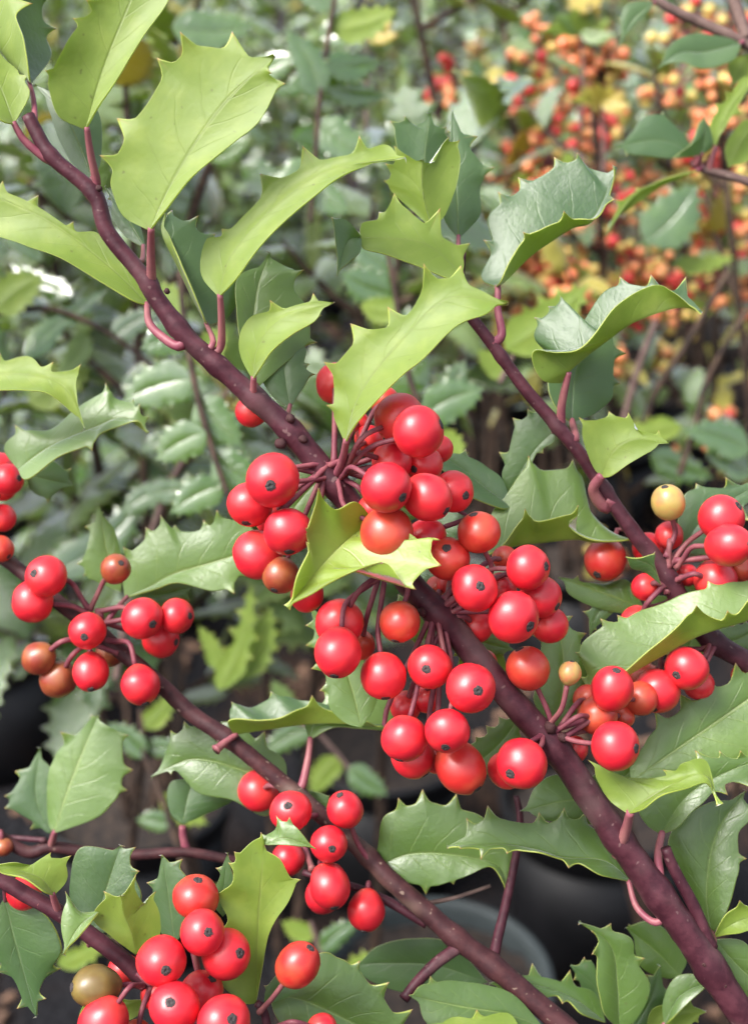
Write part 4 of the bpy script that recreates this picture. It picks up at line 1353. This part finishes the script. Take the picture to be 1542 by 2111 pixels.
for b in [(1377, 1036, 36, 'y', NB1, 4, (1370, 1005), 2), (1379, 1104, 30, 'r', NB1, -4, None), (1486, 1068, 47, 'r', NB1, 6, (1518, 1045)),
          (1502, 1124, 47, 'r', NB1, 12, (1537, 1122)), (1247, 1153, 45, 'o', NB2, -8, (1230, 1185)), (1336, 1131, 33, 'r', NB2, -9, None),
          (1329, 1210, 29, 'r', NB2, -2, None), (1474, 1196, 44, 'r', NB2, 2, None), (1416, 1186, 24, 'r', NB2, -3, None),
          (1532, 1172, 32, 'o', NB1, 0, None), (1312, 1284, 36, 'r', NB2, -4, None), (1353, 1424, 47, 'r', NB3, 8, (1345, 1463)),
          (1414, 1378, 45, 'r', NB3, 10, (1390, 1394)), (1440, 1412, 32, 'r', NB3, 0, None), (1330, 1400, 34, 'o', NB3, -4, None),
          (1535, 1395, 30, 'r', NB3, -6, None)]:
    B.berry(*b[:4], node=b[4], z=b[5], spot=b[6], form=b[7] if len(b) > 7 else (0, 0, 2)[int(b[0]) % 3])

# ------------------------------------------------------------------ C: the lower branch from the left
C = Branch('holly_branch', 'dark purple holly branch with brownish unripe berries and side twigs below', 0.318,
           '-120,1080 -40,1125 15,1156 60,1190 125,1245 170,1278 240,1335 335,1415 400,1475 470,1522 590,1620 700,1712 765,1772 800,1810 871,1872 936,1930 1021,1995 1111,2072 1200,2150 1330,2290',
           [13, 14, 15, 16, 17, 17, 18, 19, 21, 22, 23, 24], STEMB, 0.285, knots=[(208, 1308), (470, 1522), (610, 1637), (760, 1768), (940, 1934), (1018, 1992)])
C.side('945,1953 900,1985 860,2025 832,2060', 13, 11, 0.291, 0.285)
C.side('1015,1985 1028,1925 1042,1865 1062,1770 1072,1690 1064,1640', 12, 6, 0.292, 0.296)
C.side('880,1905 800,1858 735,1830 668,1812 625,1798', 11, 6, 0.297, 0.302)
C.side('882,1862 940,1850 1011,1826', 5, 3.5, 0.300, 0.302, TWIG)
C.leaf('top', -6, 3, -2, 3, '258,1232 310,1210 365,1182 485,1145 540,1115', '252,1165 258,1128* 300,1086* 333,1062* 360,1081* 420,1071* 450,1051* 515,1085', '320,1215 365,1202 430,1217 487,1227* 515,1190*', mats=YU, pet='235,1262')
C.leaf('top', -8, 0, 1, -1, '250,1222 222,1140 204,1038', '190,1195 171,1187* 158,1162* 180,1130 174,1086*', '252,1160 238,1095 216,1055*', pet='', mats=YU)
C.leaf('top', -10, 0, 0, 0, '262,1228 330,1225 400,1208', '330,1200 380,1195', '330,1250 392,1240*', pet='')
C.leaf('top', 2, -2, -6, 5, '483,1514 560,1502 640,1492 720,1492 792,1500', '474,1475 477,1446* 520,1460 557,1421* 610,1442 655,1448 720,1468', '470,1490 490,1482 540,1485 590,1474 643,1434* 700,1449* 755,1486', pet='465,1530 445,1546', petz=6, petr=9, bulge=0.05)
C.leaf('top', -4, -4, -2, 3, '638,1526 655,1478 710,1430 800,1395', '630,1490 648,1450* 668,1418* 730,1390', '690,1500 750,1503 815,1500 822,1440*', pet='636,1560 622,1622', petr=10, mats=YU)
C.leaf('top', -9, -3, -2, 2, '590,1622 500,1588 400,1565 311,1602', '588,1570 547,1506* 480,1488 430,1492 380,1486* 349,1506* 340,1560', '550,1682 480,1650 412,1636 355,1598*', pet='', mats=MU)
C.leaf('top', -14, -2, 0, -1, '377,1700 385,1655 400,1600', '353,1678 345,1640 356,1610', '422,1680 482,1648 470,1615', pet='')
C.leaf('top', -2, 3, -1, 2, '766,1792 850,1760 960,1766 1030,1790 1045,1858', '778,1750 788,1690 821,1643* 871,1628* 941,1635* 1000,1690 1056,1752', '820,1812 878,1846* 915,1822 935,1824* 975,1800 1011,1787 1034,1815', pet='', bulge=0.1, mats=MU)
C.leaf('top', -4, 0, 0, 0, '640,1630 660,1655 690,1690', '645,1628* 680,1640*', '640,1660*', pet='', tooth=0.5)
C.leaf('top', -18, -3, 0, 0, '1005,2025 900,1990 800,1985 722,1990', '930,1945 850,1935 780,1950', '920,2045 830,2045 760,2020', pet='', tooth=0.4)
C.leaf('top', 3, 2, -2, 4, '1120,2118 1040,2090 950,2075 842,2052', '1060,2052 1000,2030 940,2022 888,2011* 862,2035', '1060,2150 960,2150 880,2110', pet='', mats=MU)
C.leaf('under', 7, 2, -2, 3, '1075,2128 1000,2118 880,2112', '1050,2090 985,2078* 930,2098', '1040,2160 940,2160', pet='')
NC1, NC2, NC3 = (208, 1258), (245, 1340), (735, 1790)
for b in [(96, 1188, 43, 'r', NC1, 10, (71, 1182)), (68, 1240, 44, 'r', NC1, 6, (26, 1235)), (239, 1173, 33, 'b', NC1, 8, (251, 1160), 2),
          (181, 1300, 39, 'r', NC1, 10, (175, 1312), 2), (294, 1275, 43, 'r', NC1, 10, (317, 1288)), (365, 1270, 37, 'r', NC1, 6, (397, 1270)),
          (332, 1316, 40, 'r', NC1, 0, (368, 1325)), (82, 1356, 34, 'b', (180, 1310), 3, None, 1), (122, 1400, 38, 'b', (185, 1320), 0, None, 1),
          (188, 1384, 37, 'r', (225, 1330), 6, (188, 1414), 1), (290, 1411, 40, 'r', (225, 1320), 10, (300, 1448), 1), (228, 1345, 30, 'b', NC1, -6, None),
          (18, 988, 34, 'r', (-30, 1120), 8, (46, 985)), (0, 962, 30, 'r', (-30, 1120), 2, None), (6, 1068, 29, 'r', (-30, 1120), 2, None),
          (2, 1132, 29, 'o', (-20, 1130), 6, (22, 1150)), (8, 1008, 26, 'r', (-30, 1120), 0, None),
          (534, 1630, 42, 'r', (600, 1640), -8, None), (600, 1672, 43, 'r', (640, 1690), 10, (593, 1659)), (712, 1670, 38, 'r', (770, 1770), 6, (700, 1638), 1),
          (678, 1740, 39, 'r', (690, 1780), 12, (685, 1750)), (594, 1771, 35, 'r', (650, 1800), -4, (578, 1783)), (680, 1826, 43, 'r', (650, 1790), 12, (688, 1862), 2),
          (666, 1845, 38, 'r', (700, 1815), 4, None), (755, 1876, 40, 'r', (766, 1810), 6, (752, 1913), 1)]:
    C.berry(*b[:4], node=b[4], z=b[5], spot=b[6], form=b[7] if len(b) > 7 else 0)

# ------------------------------------------------------------------ D: the low branch at the corner
D = Branch('holly_branch', 'short dark holly branch carrying a dense bunch of red berries and one olive green berry', 0.264,
           '-160,1740 -60,1785 0,1812 58,1846 120,1880 190,1930 250,1975 297,2020 345,2062 420,2130 520,2230', [15, 16, 17, 18, 19, 20], STEM, 0.264)
D.side('600,2240 560,2150 545,2085 530,2068', 10, 8, 0.264, 0.262)
D.leaf('under', 7, 2, 2, -3, '280,1968 272,1925 256,1885 250,1845', '232,1932 192,1892 214,1838*', '326,1935 330,1890 322,1836* 296,1862 282,1803*', pet='', bulge=0.12)
D.leaf('top', 10, 3, -2, 2, '205,1880 165,1910 131,1968', '165,1878 133,1836* 127,1905', '185,1905 160,1935', pet='', mats=YU)
D.leaf('under', 4, 2, -3, 3, '112,1846 85,1812 40,1796 -30,1782', '138,1815 148,1763* 107,1756* 70,1782 30,1778', '92,1838 50,1810 5,1800', pet='122,1882', petr=10, mats=YU)
D.leaf('top', -12, -2, 0, 2, '10,1850 35,1950 76,2096', '-30,1930 -12,2010* 36,2078*', '88,1880 129,1950 121,2003* 98,2057*', mats=(UP, UN), bulge=0.12)
D.leaf('top', -14, -3, -1, 1, '190,1930 215,1850 250,1742', '152,1885 145,1822 166,1748', '262,1905 292,1855 293,1795* 281,1746*')
D.leaf('top', -10, -2, -1, 1, '362,1945 350,1860 335,1762', '332,1920 318,1862 302,1820*', '402,1885 396,1830 377,1771*', pet='')
D.leaf('under', -3, 4, 3, 2, '528,2068 530,1985 535,1870 545,1740', '500,2066 452,2020 440,1940 470,1895 431,1840* 478,1822 471,1780* 483,1755* 520,1735 540,1716*', '540,2000 552,1935 568,1898 592,1864 621,1813* 600,1810 578,1772', pet='', bulge=0.05)
D.leaf('top', 1, 2, -2, 1, '546,1742 590,1728 652,1750', '540,1718* 568,1712 570,1681* 598,1684* 622,1718', '585,1742 620,1745', pet='', mats=YU, tooth=0.7)
D.leaf('top', -8, 0, 0, 0, '460,1890 462,1830 470,1758', '440,1860 445,1790*', '490,1850 485,1780*', pet='')
D.leaf('top', -6, -4, -2, 3, '556,2052 625,2062 720,2105 840,2170', '590,2002 665,1964 700,1975 742,1979* 800,2019* 852,2082*', '572,2100 625,2160 720,2200', pet='', bulge=0.12, mats=MU)
D.leaf('top', -2, 0, 0, 0, '545,2072 580,2030 640,2010', '545,2030* 580,1995*', '580,2060 620,2040', pet='', tooth=0.5)
D.leaf('under', -4, 0, 0, 0, '170,2140 240,2080 300,2060', '165,2090 200,2050', '230,2120 290,2090', pet='')
ND1, ND2 = (300, 2025), (430, 2120)
for b in [(404, 1849, 47, 'o', ND2, 4, (410, 1806)), (418, 1922, 46, 'r', ND2, 14, (430, 1922)), (466, 1966, 52, 'r', ND2, 10, (498, 1965)),
          (333, 1980, 53, 'r', ND1, 16, (341, 1997)), (200, 2033, 45, 'g', ND1, 6, (160, 2035), 1), (614, 1989, 45, 'o', (545, 2090), 8, (640, 1955), 2),
          (360, 2075, 52, 'r', ND1, 20, (351, 2066)), (415, 2048, 46, 'r', ND2, 6, (440, 2015)), (462, 2106, 55, 'r', ND2, 22, (482, 2100)),
          (213, 2110, 51, 'r', ND1, 10, None), (256, 2000, 34, 'r', ND1, -6, None), (322, 2050, 32, 'r', ND1, 0, None), (50, 1840, 37, 'r', (70, 1852), -10, None),
          (282, 2135, 32, 'o', ND1, 4, None), (664, 2122, 32, 'r', (560, 2120), 4, None)]:
    D.berry(*b[:4], node=b[4], z=b[5], spot=b[6], form=b[7] if len(b) > 7 else (0, 2)[int(b[0]) % 2])

# ------------------------------------------------------------------ E: thin twig, G: leaves at the left edge, F: rosette at the foot, H: blurred sprigs
E = Branch('holly_twig', 'thin purple holly twig with one upright bright green leaf and a duller leaf behind', 0.330,
           '-150,1690 -40,1712 0,1726 60,1757 105,1746 175,1755 280,1762 380,1757 475,1772 560,1790', [12, 12, 13, 12, 11, 10, 9], STEMB, 0.335, cat='twig')
E.side('-60,1722 40,1728 95,1732', 5, 6, 0.335, 0.331)
E.side('386,1756 378,1725 377,1702', 9, 7, 0.335, 0.335, PET)
E.leaf('top', 4, -3, -2, 2, '113,1718 140,1630 175,1540 204,1474', '100,1690 100,1600 114,1560 130,1508* 187,1473*', '200,1686 236,1652 263,1630* 276,1587* 270,1515* 228,1500', mats=YU, pet='106,1744', petr=9, bulge=0.06)
E.leaf('top', -6, -3, 0, 0, '106,1718 75,1640 84,1541', '60,1711* 10,1667* 12,1640* 30,1590*', '112,1660 108,1590', pet='')
E.berry(8, 1746, 20, 'b', (0, 1728), 4, None)

G = Branch('holly_branch', 'pale green spiny holly leaves reaching in above a row of red berries', 0.292,
           '-260,900 -150,850 -80,800 -45,775', [14, 12, 10], STEM, 0.292)
G.side('-120,835 -80,880 -50,920', 8, 5, 0.292, 0.300)
G.leaf('under', 2, 4, -2, 3, '-60,772 40,772 112,785 150,820 176,886', '-40,738 3,729* 60,735 112,747* 171,754* 158,790', '-30,802 50,804 100,812 148,850', pet='', bulge=0.12)
G.leaf('top', -2, 4, -3, 4, '38,968 110,918 200,880 255,862 306,893', '10,925 32,876* 100,888 150,850 222,791* 240,822 277,821* 291,834* 309,858*', '58,988 130,938 188,927* 205,897 245,880 285,868', pet='', mats=YU)
G.leaf('top', -12, -2, 0, 0, '55,978 105,990 152,1000', '100,948 148,965*', '65,1010 100,1038*', pet='')

Fb = Branch('holly_shoot', 'low holly shoot of glossy dark green spiny leaves beside the thick stem', 0.300,
            '1290,2130 1300,2170 1310,2260 1340,2420', [10, 12, 14], STEM, 0.300, cat='holly shoot')
Fb.leaf('top', 3, 3, -2, 4, '1248,2108 1180,2058 1100,2030 1008,2028', '1228,2050 1176,1999* 1101,1984* 1046,1994*', '1200,2092 1160,2068* 1090,2064 1035,2050', pet='', bulge=0.1, mats=MU)
Fb.leaf('top', 6, 2, 2, 1, '1276,2122 1272,2030 1258,1950 1192,1900', '1245,2090 1232,2040 1214,1965* 1222,1920*', '1312,2100 1340,2040 1329,1974* 1300,1934 1260,1904*', pet='', bulge=0.12, mats=MU)
Fb.leaf('top', 4, 2, -1, 2, '1368,2114 1405,2050 1494,2012', '1366,2065 1391,2015 1452,1991*', '1385,2100 1438,2050', pet='1330,2150', bulge=0.1, mats=MU)
Fb.leaf('top', -8, -2, 0, 0, '1402,2012 1350,1960 1290,1912', '1412,1970 1352,1902 1296,1904*', '1370,2016 1318,1990', pet='', mats=MU)
Fb.leaf('top', -4, 0, 0, 0, '1250,2090 1220,2030 1175,1990', '1225,1990 1204,1972*', '1210,2060 1180,2020*', pet='')
Fb.leaf('under', 0, 0, 0, 0, '1330,2140 1390,2095 1455,2085', '1345,2080 1420,2055*', '1400,2135 1440,2110*', pet='')
Fb.leaf('top', -4, 0, 0, 0, '1300,2130 1340,2060 1360,1990', '1310,2080 1330,2010*', '1350,2110 1390,2050*', pet='')

Hb = Branch('holly_sprig', 'blurred grey-brown holly twig with one oval grey-green leaf', 0.40,
            '1340,-10 1381,18 1440,45 1541,92 1640,150', [8, 11, 13], TWIG, 0.40, cat='sprig')
Hb.side('1490,-80 1512,0 1540,80', 12, 13, 0.40, 0.40, TWIG)
Hb.leaf('top', 3, 3, 0, 3, '1528,90 1450,108 1400,110 1352,143', '1490,76 1421,71 1378,96', '1508,126 1446,142 1400,128', tooth=0.4)
Hb.leaf('top', 0, 0, 0, 0, '1350,4 1305,40 1278,94', '1300,5 1272,38*', '1330,30 1300,62', tooth=0.5)
Hb.leaf('under', -2, 0, 0, 0, '1545,110 1520,150 1505,180', '1560,150', '1500,130', pet='')
H2 = Branch('holly_sprig', 'blurred pinkish holly twig with a tuft of pale curled leaves', 0.385,
            '1425,335 1450,350 1490,360 1545,376 1660,420', [7, 9, 10], TWIG, 0.385, cat='sprig')
H2.leaf('top', 2, 2, -1, 1, '1438,322 1360,290 1267,303', '1416,288 1366,228* 1321,246 1300,275', '1382,327 1321,321 1290,323*', tooth=0.5)
H2.leaf('top', 5, 3, 1, -1, '1445,320 1452,280 1452,239', '1385,327* 1420,300 1440,255', '1468,300 1461,262')
H2.leaf('under', 3, 2, 0, 0, '1473,306 1500,230 1560,150', '1462,262 1471,214* 1492,189* 1530,160', '1488,272 1530,235*', mats=YU)
H2.leaf('under', 2, 3, 1, -1, '1440,350 1370,374 1305,405 1247,487', '1375,367 1310,386* 1266,413*', '1366,383 1300,428 1256,460', tooth=0.5)
H2.leaf('under', -4, 0, 0, 0, '1500,345 1530,290 1570,240', '1495,300 1530,250', '1545,330 1560,290', pet='')
